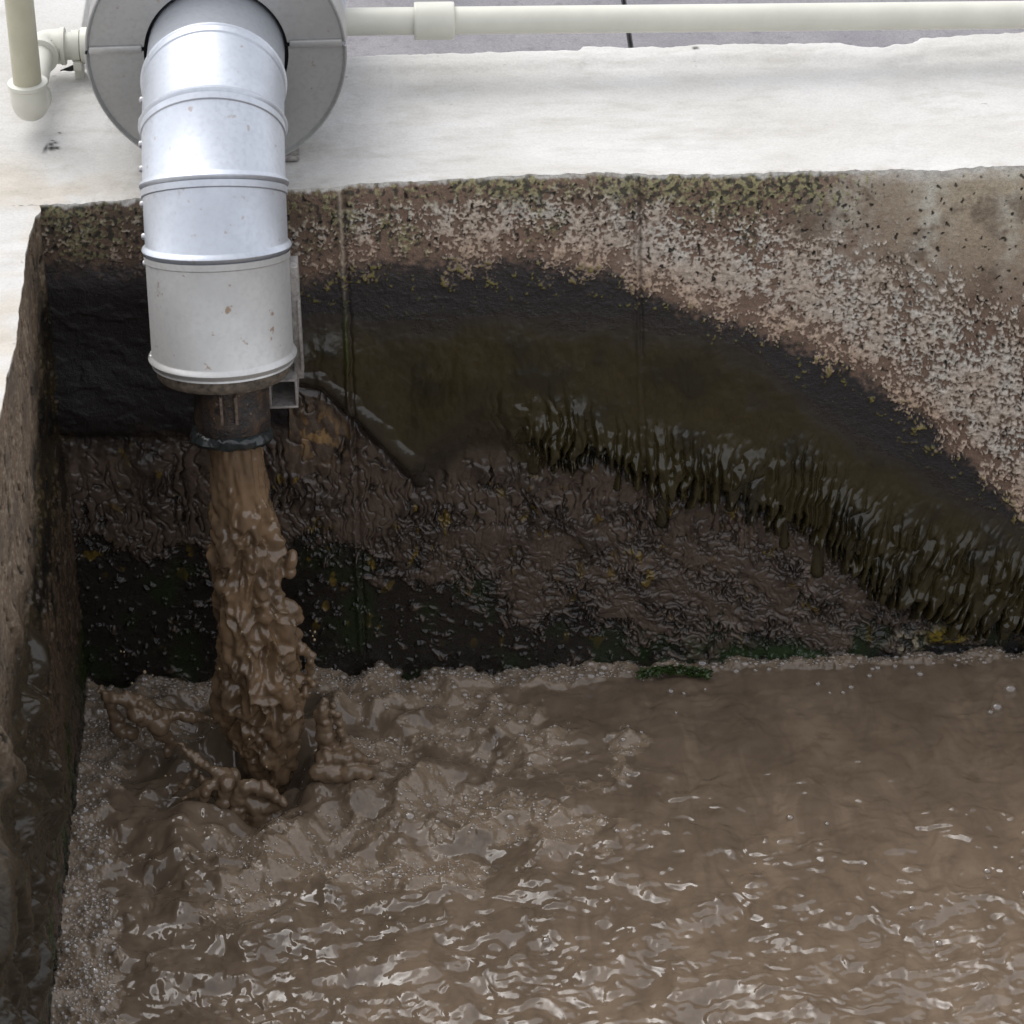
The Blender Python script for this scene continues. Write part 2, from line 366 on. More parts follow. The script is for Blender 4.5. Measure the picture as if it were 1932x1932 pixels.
# --- blue-black stain
st = ss(-16, 20, V-stain_v+22*fine+18*f30)
stain_c = np.array([0.025, 0.0235, 0.0245])
col = mixc(col, stain_c, st*0.97*(1-0.95*mw*ss(75, 20, V-stain_v)))
brn = ss(70, -40, V-stain_v)*ss(1500, 700, U)*st; col = mixc(col, (0.050, 0.040, 0.037), brn)
rough = rough*(1-st)+0.42*st
yl = ss(0.44, 0.56, f30*0.5+fine*0.6+f120*.5+0.12*ss(60, 0, np.abs(V-stain_v-15))+.25*f8)*st*ss(130, 30, V-stain_v)*ss(420, 640, U)
col = mixc(col, (0.16, 0.14, 0.03), yl*0.8); h += 0.002*yl
h += st*0.0012*ss(0.1, 0.4, fbm(x*22, z*34, 4, 21))*ss(1600, 1300, U)
# --- sludge sheet
sl_in_top = ss(-45, 80, V-sl_top)
sl_low = V-sl_bot                     # >0 below lip
s_core = sl_in_top
thick = 0.004+0.024*ss(220, 0, -sl_low)+0.004*f8*ss(0, 60, V-sl_top)
soft = ss(760, 810, U)*ss(1060, 960, U); lip = 0.5-0.5*np.tanh((sl_low+(3+9*ss(760, 850, U))*f30+14*f8*ss(760, 850, U))/(8.0+34*soft))
hs = thick*s_core*lip
# hanging fingers and slime ripples, each an elongated rounded ridge
fing = np.zeros_like(x)
def ridge(u0, v0, u1, v1, w, t, flat=False):
    """a finger from (u0,v0) to (u1,v1) (pixels on the wall), half-width w px, thickness t m"""
    lo, hi = min(u0, u1)-w*1.6, max(u0, u1)+w*1.6
    k = np.nonzero((U > lo) & (U < hi) & (V > v0-w*1.6) & (V < v1+w*1.6))[0]
    if not len(k): return
    du, dv = u1-u0, v1-v0; L2 = du*du+dv*dv
    s_ = np.clip(((U[k]-u0)*du+(V[k]-v0)*dv)/L2, 0, 1)
    dd = np.hypot(U[k]-u0-s_*du, V[k]-v0-s_*dv)
    ww = w*(0.75+0.40*s_**2)
    q = np.clip(1-(dd/ww)**2, 0, 1)**.6*t*(1 if flat else .25*s_+.85*s_**2.6)
    fing[k] = np.maximum(fing[k], q)
rr = random.Random(11); u0_ = 1010
while u0_ < 1620:                                       # thin strings hanging below the lip
    b_ = float(poly(u0_, SL_BOT)); ridge(u0_, b_-40, u0_+rr.uniform(-12, 6), b_+rr.uniform(10, 75), rr.uniform(6, 12), rr.uniform(.008, .013)); u0_ += rr.uniform(30, 110)
shear = ss(1150, 1750, U)*.50
lean = U + shear*(V-poly(U, [(700, 780), (1932, 1190)]))
pb = lean/poly(U, [(900, 34), (1400, 29), (1700, 25), (1932, 24)])*1.0 + .7*f8; qb = V/poly(U, [(900, 170), (1300, 130), (1600, 62), (1932, 46)]) + .7*f8
bil = np.abs(perlin2(pb, qb, 71)); bil2 = np.abs(perlin2(lean/17.0+.4*f8, V/52.0, 72))
roll = np.clip(bil/.42, 0, 1)**.75; roll2 = np.clip(bil2/.42, 0, 1)**.8
rz = poly(U, [(900, 80), (1040, 120), (1400, 130), (1550, 185), (1700, 225), (1932, 215)])
ramp_ = ss(-rz, -rz*.25, sl_low)*ss(880, 1040, U)
rolls = ramp_*(.022*roll+.007*roll2)*(.55+.45*ss(-.3, .3, fbm(x*11, z*11, 2, 73)))
sl_low = sl_low - ss(950, 1050, U)*(46*(roll-.55)+26*(roll2-.5))
lip = 0.5-0.5*np.tanh((sl_low+(3+5*ss(760, 850, U))*f30+14*f8*ss(760, 850, U))/(8.0+34*soft))
hs = (thick*s_core+rolls)*lip
for u0, v0, u1, v1, w, t in ((1070, 690, 1082, 790, 14, .012), (1040, 640, 1050, 760, 13, .009), (1238, 780, 1240, 866, 24, .022),
                             (545, 706, 602, 712, 19, .010), (602, 712, 660, 756, 22, .013), (660, 756, 722, 816, 24, .015), (722, 816, 776, 872, 24, .016), (776, 872, 792, 900, 16, .010)):
    ridge(u0, v0, u1, v1, w, t, u1 < 800)
hs_all = np.sqrt(hs**2+fing**2) + 0.25*np.minimum(hs, fing)
in_sludge = (hs_all > 0.0022) & (V > sl_top-15) & (U > 545)
olive = np.array([0.032, 0.025, 0.0100]); 
sl_c = mixc(np.tile(olive[None], (len(x), 1)), (0.020, 0.017, 0.009), ss(-.1, .5, f8))
sl_c = mixc(sl_c, (0.038, 0.030, 0.012), ss(0.0, 0.5, fbm(x*5+9, z*7, 3, 25))*0.7)
sl_c = mixc(sl_c, (0.026, 0.020, 0.016), ss(-90, 30, sl_low)*ss(1150, 700, U))
wS = np.clip(hs_all/0.004, 0, 1)*s_core*ss(500, 600, U)
h_sl = hs_all*s_core + 0.0012*fbm(x*40, z*22, 3, 27)*wS
# left of the pipe: very dark smooth wet wall
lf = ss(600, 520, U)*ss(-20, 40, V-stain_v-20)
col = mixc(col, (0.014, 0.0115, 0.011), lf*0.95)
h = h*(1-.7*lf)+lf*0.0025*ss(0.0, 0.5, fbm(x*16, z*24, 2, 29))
h += lf*0.010*ss(815, 760, V)                                     # slight step at the mud line
# --- lower mud
mud_top = np.where(U < 545, 818+30*f8+16*f30, sl_bot)
in_mud = (V > mud_top) & ~in_sludge
mz = ss(np.where(U < 545, -26, -4), np.where(U < 545, 46, 22), V-mud_top)
fan = ss(0, 420, U-700)*ss(1120, 980, V)                           # rivulets above, ripples below
wx_ = .9*fbm(x*14, z*14, 3, 31); wz_ = .9*fbm(x*14+40, z*14, 3, 30)
ca = np.abs(perlin2(x*30+wx_, z*8+wz_, 32)); cb = np.abs(perlin2(x*52+1.3*wx_, z*17+wz_, 33))
swx = x + 0.35*(z-0.5)                                             # smears lean with the swash
cc_ = np.abs(perlin2(swx*26+1.6*wx_, z*34+1.8*wz_, 34)); cd = np.abs(perlin2(swx*48+1.5*wx_, z*60+1.8*wz_, 35))
blob = fbm(x*38, z*38, 3, 36)
wriv = ss(1120, 950, V+60*f8)
kv = ss(-.35, .25, fbm(x*9, z*9, 3, 37))
crack = wriv*np.maximum(np.exp(-(ca/.10)**2)*kv, .8*np.exp(-(cb/.09)**2)*ss(870, 960, V)) + (1-wriv)*np.maximum(.9*np.exp(-(cc_/.13)**2), .6*np.exp(-(cd/.12)**2))
crack = np.clip(crack, 0, 1)*(.25+.75*ss(-.25, .2, fbm(swx*9+5, z*12, 3, 48)))
mh = 1-1.6*crack + .7*wriv*(perlin2(x*44+wx_, z*15, 38)) + .8*(1-wriv)*perlin2(swx*30+wx_, z*40+wz_, 39)
# where mud covers: strong under the lip and on the right, bare and black to the lower left
cov_line = poly(U, [(100, 1040), (350, 1040), (560, 1030), (700, 1080), (900, 1120), (1000, 1170), (1150, 1190), (1400, 1240), (1560, 1240), (1700, 1200), (2100, 1150)])
cov = ss(60, -110, V-cov_line+70*f8+25*f30)
mm = ss(-0.12, 0.30, mh*0.50+cov*1.1-0.72+0.3*f30+.45*fbm(swx*11, z*16, 3, 49))*(1-.85*crack)
mm = np.maximum(mm, ss(40, 4, V-mud_top)*0.8*ss(1500, 1100, U))
mudc = mixc(np.tile(np.array([[0.082, 0.059, 0.044]]), (len(x), 1)), (0.048, 0.035, 0.027), ss(-.2, .4, f8+.3*fine))
mudc = mixc(mudc, (0.115, 0.083, 0.062), ss(.1, .5, fbm(x*12, z*12, 3, 39))*ss(900, 1200, U)*.8)
blk = mixc(np.tile(np.array([[0.017, 0.014, 0.011]]), (len(x), 1)), (0.014, 0.021, 0.008), ss(0.0, 0.4, fbm(x*7, z*7, 3, 43))*ss(960, 1150, V))
lc = blk*(1-mm[:, None])+mudc*mm[:, None]
ylw = ss(0.36, 0.44, fbm(x*26+3, z*17, 3, 44))*ss(1250, 1150, V); lc = mixc(lc, (0.15, 0.10, 0.015), ylw*0.7*ss(-.1, .4, f8))
tanp = np.exp(-((U-600)/46)**2-((V-815)/42)**2)*ss(0, .3, fbm(x*50, z*26, 3, 45)); lc = mixc(lc, (0.26, 0.16, 0.07), tanp)
grn = np.exp(-((wV-wl+22)/26)**2)*ss(-.1, .3, f8+.2)*ss(1180, 1230, U)*ss(1750, 1600, U); lc = mixc(lc, (0.02, 0.045, 0.012), grn*.8)
yb = np.exp(-((U-1785)/36)**4-((V-1196)/15)**4); lc = mixc(lc, (0.22, 0.16, 0.012), yb*ss(-.3, .2, fine)); h_yb = 0.014*yb
wb = np.exp(-((U-1715)/34)**4-((V-1208)/22)**4); lc = mixc(lc, (0.30, 0.25, 0.17), wb*ss(-.1, .3, fine+.4*f30)); h_yb += 0.010*wb*ss(-.3, .3, f30)
lc = mixc(lc, (0.008, 0.008, 0.009), ss(-34, -14, V-wl+10*f30)*ss(1500, 1780, U)*(1-np.clip(yb+wb, 0, 1)))
lowcol = lc
h_mud = mm*(0.006+.005*mh)+.0035*mh*ss(.1, .6, cov+.2) + 0.010*ss(0.26, 0.7, blob)*(1-mm) + h_yb
h_mud *= (0.75+0.5*ss(0.0, 0.5, f8))
col = col*(1-mz[:, None])+lowcol*mz[:, None]
rough = rough*(1-mz)+(0.10+0.10*ss(-.2, .4, f30)+.10*(1-mm))*mz
h = h*(1-0.6*mz)+h_mud*mz
col = col*(1-wS[:, None])+sl_c*wS[:, None]; rough = rough*(1-wS)+(0.17+0.20*ss(60, 260, -sl_low))*wS
h = h*(1-.85*wS) + h_sl
# --- board joints running down the wall
for (ua, va, ub, vb, w_, side) in ((641, 350, 684, 1262, 7, 1), (1200, 330, 1212, 1000, 6, 1), (1197, 330, 1209, 700, 3, -1), (1188, 330, 1200, 640, 3, 1)):
    uj = ua+(ub-ua)*(V-va)/(vb-va); d = U-uj+3*f30
    vis = ss(vb+30, vb-60, V)
    rdg = np.exp(-((d+2)/(w_*0.55))**2); grv = np.exp(-((d-w_)/(w_*0.5))**2)
    k = 1.0 if w_ > 5 else .4
    damp = 1-0.75*wS*(0 if ua < 700 else 1)
    h += vis*k*damp*(0.005*rdg-0.004*grv)
    if side > 0 and ua < 700:
        col = mixc(col, (0.40, 0.34, 0.26), rdg*vis*ss(620, 420, V+60*f30)*0.75)
        col = mixc(col, (0.05, 0.06, 0.02), rdg*vis*ss(540, 620, V)*ss(720, 650, V)*0.7)
    col = mixc(col, (0.03, 0.022, 0.02), grv*vis*0.55*k*(1-st*.6))
# ragged white paint just under the edge
pw = ss(0.012, 0.002, top+0.010*f30+0.006*fine); col = mixc(col, (0.62, 0.60, 0.55), pw*0.9)
pw2 = ss(30, 4, (V-Vtop)+16*f30)*ss(1580, 1720, U); col = mixc(col, (0.55, 0.53, 0.48), pw2*0.7)
h = h*ss(0.0, 0.02, top)*1.0
h = np.where(z < 0.0, h, h)
Y = -h - 0.006*ss(0.0, 0.03, top) + 0.006 - 0.004*fbm(x*30, z*30, 3, 47)*ss(0.03, 0, top)
Vv = np.stack([x, Y, z], 1); F = grid_faces(len(xs), nz)
att = {'Col': np.clip(col, 0.004, 0.9), 'Rough': np.clip(rough, 0.08, 1)}
fs = in_sludge[F].mean(1) > 0.5; fm = (in_mud[F].mean(1) > 0.5) & ~fs
v_, f_, a_ = sub(Vv, F, att, ~fs & ~fm)
wall = link('inner_wall', raw_mesh('inner_wall', v_, f_, M_WALL, attrs=a_), tank, 'stained inner wall facing the camera, white lichen above black damp')
v_, f_, a_ = sub(Vv, F, att, fs); link('sludge_layer', raw_mesh('sludge_layer', v_, f_, M_SLUDGE, attrs=a_), wall, 'thick olive black sludge sheet sagging in glossy fingers')
v_, f_, a_ = sub(Vv, F, att, fm); link('mud_coating', raw_mesh('mud_coating', v_, f_, M_MUD, attrs=a_), wall, 'wet brown mud streaking the wall above the water')
YWALL = Y.reshape(X2.shape)

# ---- near left inner wall ---------------------------------------------
LEDGE = [(75, 390), (66, 396), (59, 424), (50, 464), (45, 525), (38, 568), (30.6, 647), (14, 705), (5.4, 759), (-6, 800), (-30, 900)]
_l = np.array([at(a, b, 2, H) for a, b in LEDGE]); _o = np.argsort(_l[:, 1]); _l = _l[_o]
def xside(y):
    return np.interp(y, _l[:, 1], _l[:, 0])*1.0 + 0.003*fbm(y*18, y*0+.7, 4, 50)
ys = np.array(sorted(set([-4.0, -3.2, -2.6, -2.2, -2.0] + list(np.arange(-1.86, 0.0, 0.0030)) + [0.0])))
nz2 = 560
Y3, T3 = np.meshgrid(ys, np.linspace(0, 1, nz2), indexing='ij')
ZT3 = (H + (_e[0, 2]-H)*ss(-.3, 0, ys) + 0.003*fbm(ys*16, ys*0+2, 4, 52)*ss(0, -0.05, ys))[:, None]
Z3 = -0.14+(ZT3+0.14)*T3
y, z = Y3.ravel(), Z3.ravel(); top = (ZT3*np.ones_like(T3)).ravel()-z
f8 = fbm(y*8, z*8, 4, 61); f30 = fbm(y*30, z*30, 4, 62); fine = fbm(y*70, z*70, 4, 63); strk = fbm(y*26, z*4, 4, 64)
col = np.tile(np.array([[0.17, 0.128, 0.095]]), (len(y), 1))
col = mixc(col, (0.30, 0.255, 0.20), ss(0.0, .35, fine+.5*strk)*.8)
col = mixc(col, (0.10, 0.085, 0.07), ss(-.1, .4, f8+.4*strk)*.7)
pit = ss(.22, .34, fbm(y*34, z*20, 3, 65)); col = mixc(col, (0.012, 0.012, 0.010), pit*.9)
h = 0.003*f8+0.0025*f30-0.006*pit
# damp line: wetter toward the corner and lower down
wet = ss(-0.10, 0.16, top-poly(y, [(-4, 0.75), (-1.4, 0.62), (-0.9, .50), (-0.5, 0.36), (-0.2, .24), (0, 0.12)])+0.10*f8+0.03*f30)
wetc = mixc(np.tile(np.array([[0.030, 0.024, 0.017]]), (len(y), 1)), (0.055, 0.043, 0.020), ss(-.2, .4, strk))
wetc = mixc(wetc, (0.014, 0.013, 0.012), ss(-.1, .4, f8))
mud = ss(-.1, .3, f30*.7+strk*.8+ss(0.75, 0.35, z+.2*f8)*.7-.35)
wetc = mixc(wetc, (0.085, 0.060, 0.043), mud*ss(0.95, .55, z))
grn = ss(0.30, 0.05, z+.15*f8)*ss(-.2, .3, fbm(y*9, z*6, 3, 68)+.15); wetc = mixc(wetc, (0.022, 0.042, 0.010), grn*.85)
wetc = mixc(wetc, (0.010, 0.010, 0.010), ss(.08, .02, z+.03*f30)*.8)
col = col*(1-wet[:, None])+wetc*wet[:, None]
col = col*(1-.25*wet)[:, None]*np.array([[1.03, .98, .90]]); rough = 0.85*(1-wet)+0.24*wet
h += wet*(0.004*mud*(1+.8*strk)+0.002*f30)
# lumpy sludge rolls low on the near end of the wall
lump = ss(-0.55, -0.95, y)*ss(1.0, .70, z)*ss(.10, .3, z)
lumpn = np.maximum(ss(-.1, .6, fbm(y*13, z*8, 3, 70)), 0)
lumpn = ss(-.05, .55, fbm(y*7, z*5, 2, 70)); h += lump*0.045*lumpn; col = mixc(col, (0.030, 0.023, 0.013), lump*.9); rough = rough*(1-lump)+.22*lump
pw = ss(0.016, 0.003, top+0.014*f30+.006*fine); col = mixc(col, (0.62, 0.59, 0.53), pw*.9)
h *= ss(0, .02, top)
X = xside(y)*np.clip(z/H, 0, 1) + h - 0.004*ss(0, .03, top)
Vv = np.stack([X, y, z], 1); F = grid_faces(len(ys), nz2)[:, ::-1]
in_mud = (wet > 0.5); fm = in_mud[F].mean(1) > .5
att = {'Col': np.clip(col, .004, .9), 'Rough': rough}
v_, f_, a_ = sub(Vv, F, att, ~fm)
wall2 = link('inner_wall', raw_mesh('inner_wall', v_, f_, M_WALL, attrs=a_), tank, 'narrow foreshortened inner wall at the left, pitted grey concrete')
v_, f_, a_ = sub(Vv, F, att, fm); link('mud_coating', raw_mesh('mud_coating', v_, f_, M_MUD, attrs=a_), wall2, 'dark wet slime and mud with green streaks')

# ---- white coping (L-shaped) ------------------------------------------------
BACK = [(560, 112), (650, 108), (726, 104), (870, 101.5), (978, 97), (1093, 93), (1100, 86), (1165, 87), (1236, 87.5), (1315, 83), (1450, 82), (1582, 81), (1632, 88), (1668, 91), (1686, 83.5), (1722, 81), (1736, 72), (1800, 69), (1932, 62)]
_b = np.array([at(a, b, 2, H+0.01) for a, b in BACK])
def yback(x):
    return np.interp(x, _b[:, 0], _b[:, 1]) + 0.006*fbm(x*30, x*0+.2, 4, 80)
def coping_z(x, y):
    zf = np.interp(np.clip(x, 0, 5), _e[:, 0], _e[:, 2])
    zf = np.where((x < 0.0) & (y > -.001), _e[0, 2]+(H-_e[0, 2])*ss(0, -.35, x), np.where(x < 0.0, H+(_e[0, 2]-H)*ss(-.3, 0, y)*ss(-.35, 0, x), zf))
    yb = np.where(x < .05, 0.68, yback(np.clip(x, .05, 5)))
    t = np.clip(y/np.maximum(yb, .1), 0, 1)
    zz = zf*(1-t)+H*t + 0.0035*fbm(x*3, y*4, 3, 82) + 0.0025*fbm(x*17, y*17, 4, 83)+0.0012*fbm(x*60, y*60, 3, 85)
    zz += 0.009*ss(.86, .93, t)*ss(0.02, .2, x) - 0.018*np.sin(np.pi*np.clip(t/.9, 0, 1))*ss(0.02, .2, x)
    return zz
xc = nonuni(0.0, 2.36, 0.007, ([], [2.45, 2.6, 3, 4, 5])); tt = np.linspace(0, 1, 110)
XC, TC = np.meshgrid(xc, tt, indexing='ij'); yb = yback(xc)
YC = 0.006*(1-TC) + (yb[:, None])*TC
YC = np.where(TC == 0, (0.006 - 0.004*fbm(xc*30, ztop(xc)*30, 3, 47))[:, None], YC)
ZC = coping_z(XC.ravel(), YC.ravel()).reshape(XC.shape)
zt = ztop(xc)[:, None]; bl = ss(0.05, 0.0, TC); ZC = ZC*(1-bl)+zt*bl
rows = [np.stack([XC, YC, ZC], -1)]
# back drop of the coping
dr = np.stack([np.stack([xc, yb+0.004, ZC[:, -1]-0.012], -1), np.stack([xc, yb+0.006, np.full_like(xc, .55)], -1)], 1)
G1 = np.concatenate([rows[0], dr], 1)
V1 = G1.reshape(-1, 3); F1 = grid_faces(G1.shape[0], G1.shape[1])
# side arm: from the inner edge to the left, and on behind the far wall
xr = at(156, 45, 2, H)[0]
yc = np.array(sorted(set([-4.0, -3, -2.4, -2] + list(np.arange(-1.86, 0, .012)) + [0.006] + list(np.arange(.03, .69, .03)) + [0.69, .75, .9, 1.1, 1.4, 1.8, 2.4, 3.2])))
tx = np.concatenate([[0, .004, .01, .02, .035, .055, .08], np.linspace(.1, 1, 30)])
edge = np.where(yc < 0, xside(np.minimum(yc, 0)) - 0.004*0, np.where(yc < .69, 0.0, xr))
YS, TX = np.meshgrid(yc, tx, indexing='ij'); XS = edge[:, None]*(1-TX) + (-1.3)*TX
ZS = coping_z(np.minimum(XS.ravel(), -1e-6), YS.ravel()).reshape(XS.shape)
ze = (H + (_e[0, 2]-H)*ss(-.3, 0, yc) + 0.003*fbm(yc*16, yc*0+2, 4, 52)*ss(0, -0.05, yc))
bl = ss(.03, 0, TX)*(YS < 0); ZS = ZS*(1-bl)+ze[:, None]*bl
ib = np.abs(yc-0.006).argmin(); ZS[ib, 0] = V1[0, 2]
for j, yy in enumerate(yc):
    if 0 <= yy < .69: ZS[j, 0] = np.interp(yy, YC[0], ZC[0])
G2 = np.stack([XS, YS, ZS], -1)
G2 = np.concatenate([np.stack([edge+.003, yc, np.full_like(yc, .5)], -1)[:, None]*1.0, G2], 1)
V2 = G2.reshape(-1, 3); F2 = grid_faces(G2.shape[0], G2.shape[1])[:, ::-1]
# the inner-edge skirt is only needed behind the far wall
keep = ~((F2 % G2.shape[1] == 0).any(1) & (V2[F2][:, :, 1].mean(1) < .69))
Fa = np.concatenate([F1[:, ::-1] * 1, F2[keep]+len(V1)]); Va = np.concatenate([V1, V2])
cc = np.ones((len(Va), 3)); xx, yy = Va[:, 0], Va[:, 1]
grime = ss(.05, .0, np.abs(yy))*(xx > .01)*ss(-.1, .4, fbm(xx*22, yy*22, 4, 90))*.35 + ss(.3, -.6, xx)*.10*ss(-.2, .4, fbm(xx*6, yy*6, 4, 91))
warm = ss(0.55, -.1, xx)*ss(.35, .05, yy)*.55*ss(-.4, .3, fbm(xx*7, yy*7, 4, 92))
cc = mixc(cc, (.62, .57, .50), grime*1.2); cc = mixc(cc, (.90, .80, .66), warm)
dk = np.zeros(len(xx))
for (px, py, r_) in ((22, 208, .004), (95, 265, .006), (97, 273, .008), (86, 272, .005), (105, 262, .004), (100, 258, .003), (62, 146, .006), (1312, 97, .006), (108, 272, .005), (60, 262, .003), (112, 245, .003)):
    q = at(px, py*1.0, 2, H); dk = np.maximum(dk, ss(r_*1.8, r_*.4, np.hypot(xx-q[0], (yy-q[1])*.8)))
cc = mixc(cc, (.06, .06, .055), dk)
q = at(91, 272, 2, H)
link('coping', raw_mesh('coping', Va, Fa, M_COPING, attrs={'Col': cc}), tank, 'broad white limewashed coping along the top of the tank')

# ================================================================== GROUND beyond the tank
def ground_quads():
    bm = bmesh.new(); zg = 1.02
    def q(x0, y0, x1, y1):
        vs = [bm.verts.new((a, b, zg)) for a, b in ((x0, y0), (x1, y0), (x1, y1), (x0, y1))]; bm.faces.new(vs)
    B = 900
    q(-B, -B, B, -4.0); q(5.0, -4.0, B, 0.6); q(-B, -4.0, -1.3, 0.6)
    xj = at(1186, 60, 2, zg)[0]
    q(-B, .6, xj-.007, B); q(xj+.007, .6, B, B)
    # joint, a narrow slot 60 mm deep
    for a, b, c, d in (((xj-.007, .6, zg), (xj-.007, 30, zg), (xj-.007, 30, zg-.06), (xj-.007, .6, zg-.06)), ((xj+.007, .6, zg), (xj+.007, 30, zg), (xj+.007, 30, zg-.06), (xj+.007, .6, zg-.06)), ((xj-.007, .6, zg-.06), (xj-.007, 30, zg-.06), (xj+.007, 30, zg-.06), (xj+.007, .6, zg-.06))):
        bm.faces.new([bm.verts.new(p) for p in (a, b, c, d)])
    # sides of the pit away from the photographed corner
    for a, b in (((-1.3, -4.0), (5.0, -4.0)), ((5.0, -4.0), (5.0, .6))):
        bm.faces.new([bm.verts.new(p) for p in ((*a, zg), (*b, zg), (*b, -.3), (*a, -.3))])
    return bm
g = link('ground', bm_mesh('ground', ground_quads(), M_GROUND, smooth=False)); tag(g, kind='structure')

# ================================================================== STREAM / PIPE layout
IMP = at(505, 1452, 2, 0.0)                       # where the stream meets the water
print('impact', IMP)

# ================================================================== WATER
xw = nonuni(-0.02, 2.36, 0.0021, ([], [2.42, 2.5, 2.65, 2.9, 3.3, 4, 5.02]))
yw = np.array(sorted(set([-4.02, -3.4, -2.8, -2.4, -2.1, -1.9] + list(np.arange(-1.8, .012, .0030)))))
XW, YW = np.meshgrid(xw, yw, indexing='ij'); x, y = XW.ravel(), YW.ravel()
def px_dist(cx, cy, rx, ry, U, V): return np.exp(-((U-cx)/rx)**2-((V-cy)/ry)**2)
def water_fields(x, y):
    U, V = proj(np.stack([x, y, 0*x], 1))
    r = np.hypot(x-IMP[0], y-IMP[1]); ang = np.arctan2(y-IMP[1], x-IMP[0])
    f5 = fbm(x*5, y*5, 4, 100); f14 = fbm(x*14, y*14, 4, 101); f40 = fbm(x*42, y*42, 3, 102)
    # ---- foam cover
    fo = np.zeros_like(x)
    left = ss(poly(V, [(1280, 245), (1340, 300), (1480, 235), (1600, 250), (1700, 235), (1800, 240), (1932, 265), (2200, 290)])+34*f14, poly(V, [(1280, 180), (1480, 180), (1700, 190), (1932, 190)])+34*f14, U)
    fo = np.maximum(fo, left)
    bk = poly(U, [(150, 60), (300, 45), (600, 55), (800, 52), (1050, 44), (1200, 16), (1400, 10), (1932, 12)])
    wlv = poly(U, WATERL); fo = np.maximum(fo, ss(bk*1.1, bk*.55, (V-wlv)+14*f14))
    for (a, b, c, d, k) in ((770, 1330, 200, 55, 1.0), (900, 1390, 150, 60, 1.0), (700, 1440, 130, 60, .9), (1010, 1405, 60, 40, 1.1), (850, 1500, 180, 50, .9), (930, 1560, 190, 45, 1.1), (760, 1640, 170, 45, 1.1), (520, 1610, 150, 60, 1.0), (470, 1680, 120, 50, .9),
                            (650, 1560, 150, 60, .8), (1180, 1400, 40, 30, .8), (1130, 1480, 90, 40, .6), (1040, 1590, 90, 24, .8), (280, 1380, 110, 60, .8)):
        fo = np.maximum(fo, k*px_dist(a, b, c, d, U, V))
    fo = np.clip(fo + .55*f14*(fo > .05) + .25*f5*(fo > .05) - .12, 0, 1); fo0 = ss(.1, .8, fo); fo = ss(.36, .72, fo*1.05+(.42*(1-2*np.abs(perlin2(x*6+.8*f14, y*8+.8*f14, 130)))-.10)*(fo > .05)*(1-.7*ss(.06, .0, x)-.7*ss(-.09, -.02, y)))
    # ---- height
    E = np.exp(-(r/.42)**2); E2 = np.exp(-(r/.85)**2)
    hgt = E*(0.078*fbm(x*6, y*6, 2, 103)+0.020*perlin2(x*9+.8*f5, y*9, 104))
    hgt += E2*(0.024*fbm(x*8, y*9, 2, 105)+.009*fbm(x*17, y*20, 2, 106)*ss(-.3, .3, f5)+.0016*perlin2(x*36, y*44, 109)*ss(-.2, .3, f14))
    rn = r*(1+.25*perlin2(ang*1.3+9, r*2, 107))
    hgt += 0.030*np.exp(-((rn-.22)/.07)**2)*(0.4+.9*perlin2(ang*1.6, r*0+3, 108)) - 0.070*np.exp(-(((x-IMP[0]+.045)/.165)**2+((y-IMP[1]+.0)/.12)**2))
    # outgoing waves and wind-like chop, crests mostly across the view
    far = ss(.15, .7, r)
    wob = .10*f5
    hgt += far*0.0060*np.exp(-r/1.5)*np.sin((r+wob)*2*np.pi/.17)
    calm = poly(U, [(0, 1), (900, 1), (1250, .8), (1932, .75)])*poly(V, [(1200, .35), (1300, .5), (1450, .75), (1560, 1.0), (1700, 1.15), (1932, 1.35)])
    ax, ay = x*.86+y*.5, -x*.5+y*.86
    bxx, byy = x*.75-y*.66, x*.66+y*.75
    hgt += calm*(0.0070*perlin2(ax*3.4, ay*5.5, 110)+.0065*(.5-np.abs(perlin2(bxx*5+.8*f5, byy*2.2, 116)))+.0040*perlin2(x*6.5-y*3.5+f5, y*7+x*3, 114)+0.0046*fbm(x*8.5+1.8*f5, y*14+1.8*f5, 2, 111)+.0020*perlin2(ax*14+f14, ay*26+f14, 113)*ss(-.4, .3, f5)+.0009*perlin2(x*24-y*9+f14, y*40, 115)+.0042*ss(.30, .75, perlin2(x*17-y*6+f14, y*24, 117))*ss(-.15, .3, fbm(x*3+7, y*4, 2, 118)))
    hgt += calm*0.0009*fbm(x*30+f14, y*52, 2, 112)*ss(.05, .45, f5+.35*f14)
    hgt += fo0*(0.020*ss(-.4, .5, fbm(x*12, y*12, 2, 131))+.0020*fbm(x*34, y*36, 1, 132))
    hgt *= ss(2.36, 2.2, x)*0+1
    return hgt, fo, U, V
hw, fo, Uw, Vw = water_fields(x, y)
Fw = grid_faces(len(xw), len(yw)); Vwv = np.stack([x, y, hw], 1)
w_o = link('water', raw_mesh('water', Vwv, Fw, M_WATER, attrs={'Foam': fo})); tag(w_o, kind='structure')
HWG = hw.reshape(XW.shape); FOG = fo.reshape(XW.shape)
def wz(px, py):
    i = min(max(np.searchsorted(xw, px), 0), len(xw)-1); j = min(max(np.searchsorted(yw, py), 0), len(yw)-1); return HWG[i, j], FOG[i, j]

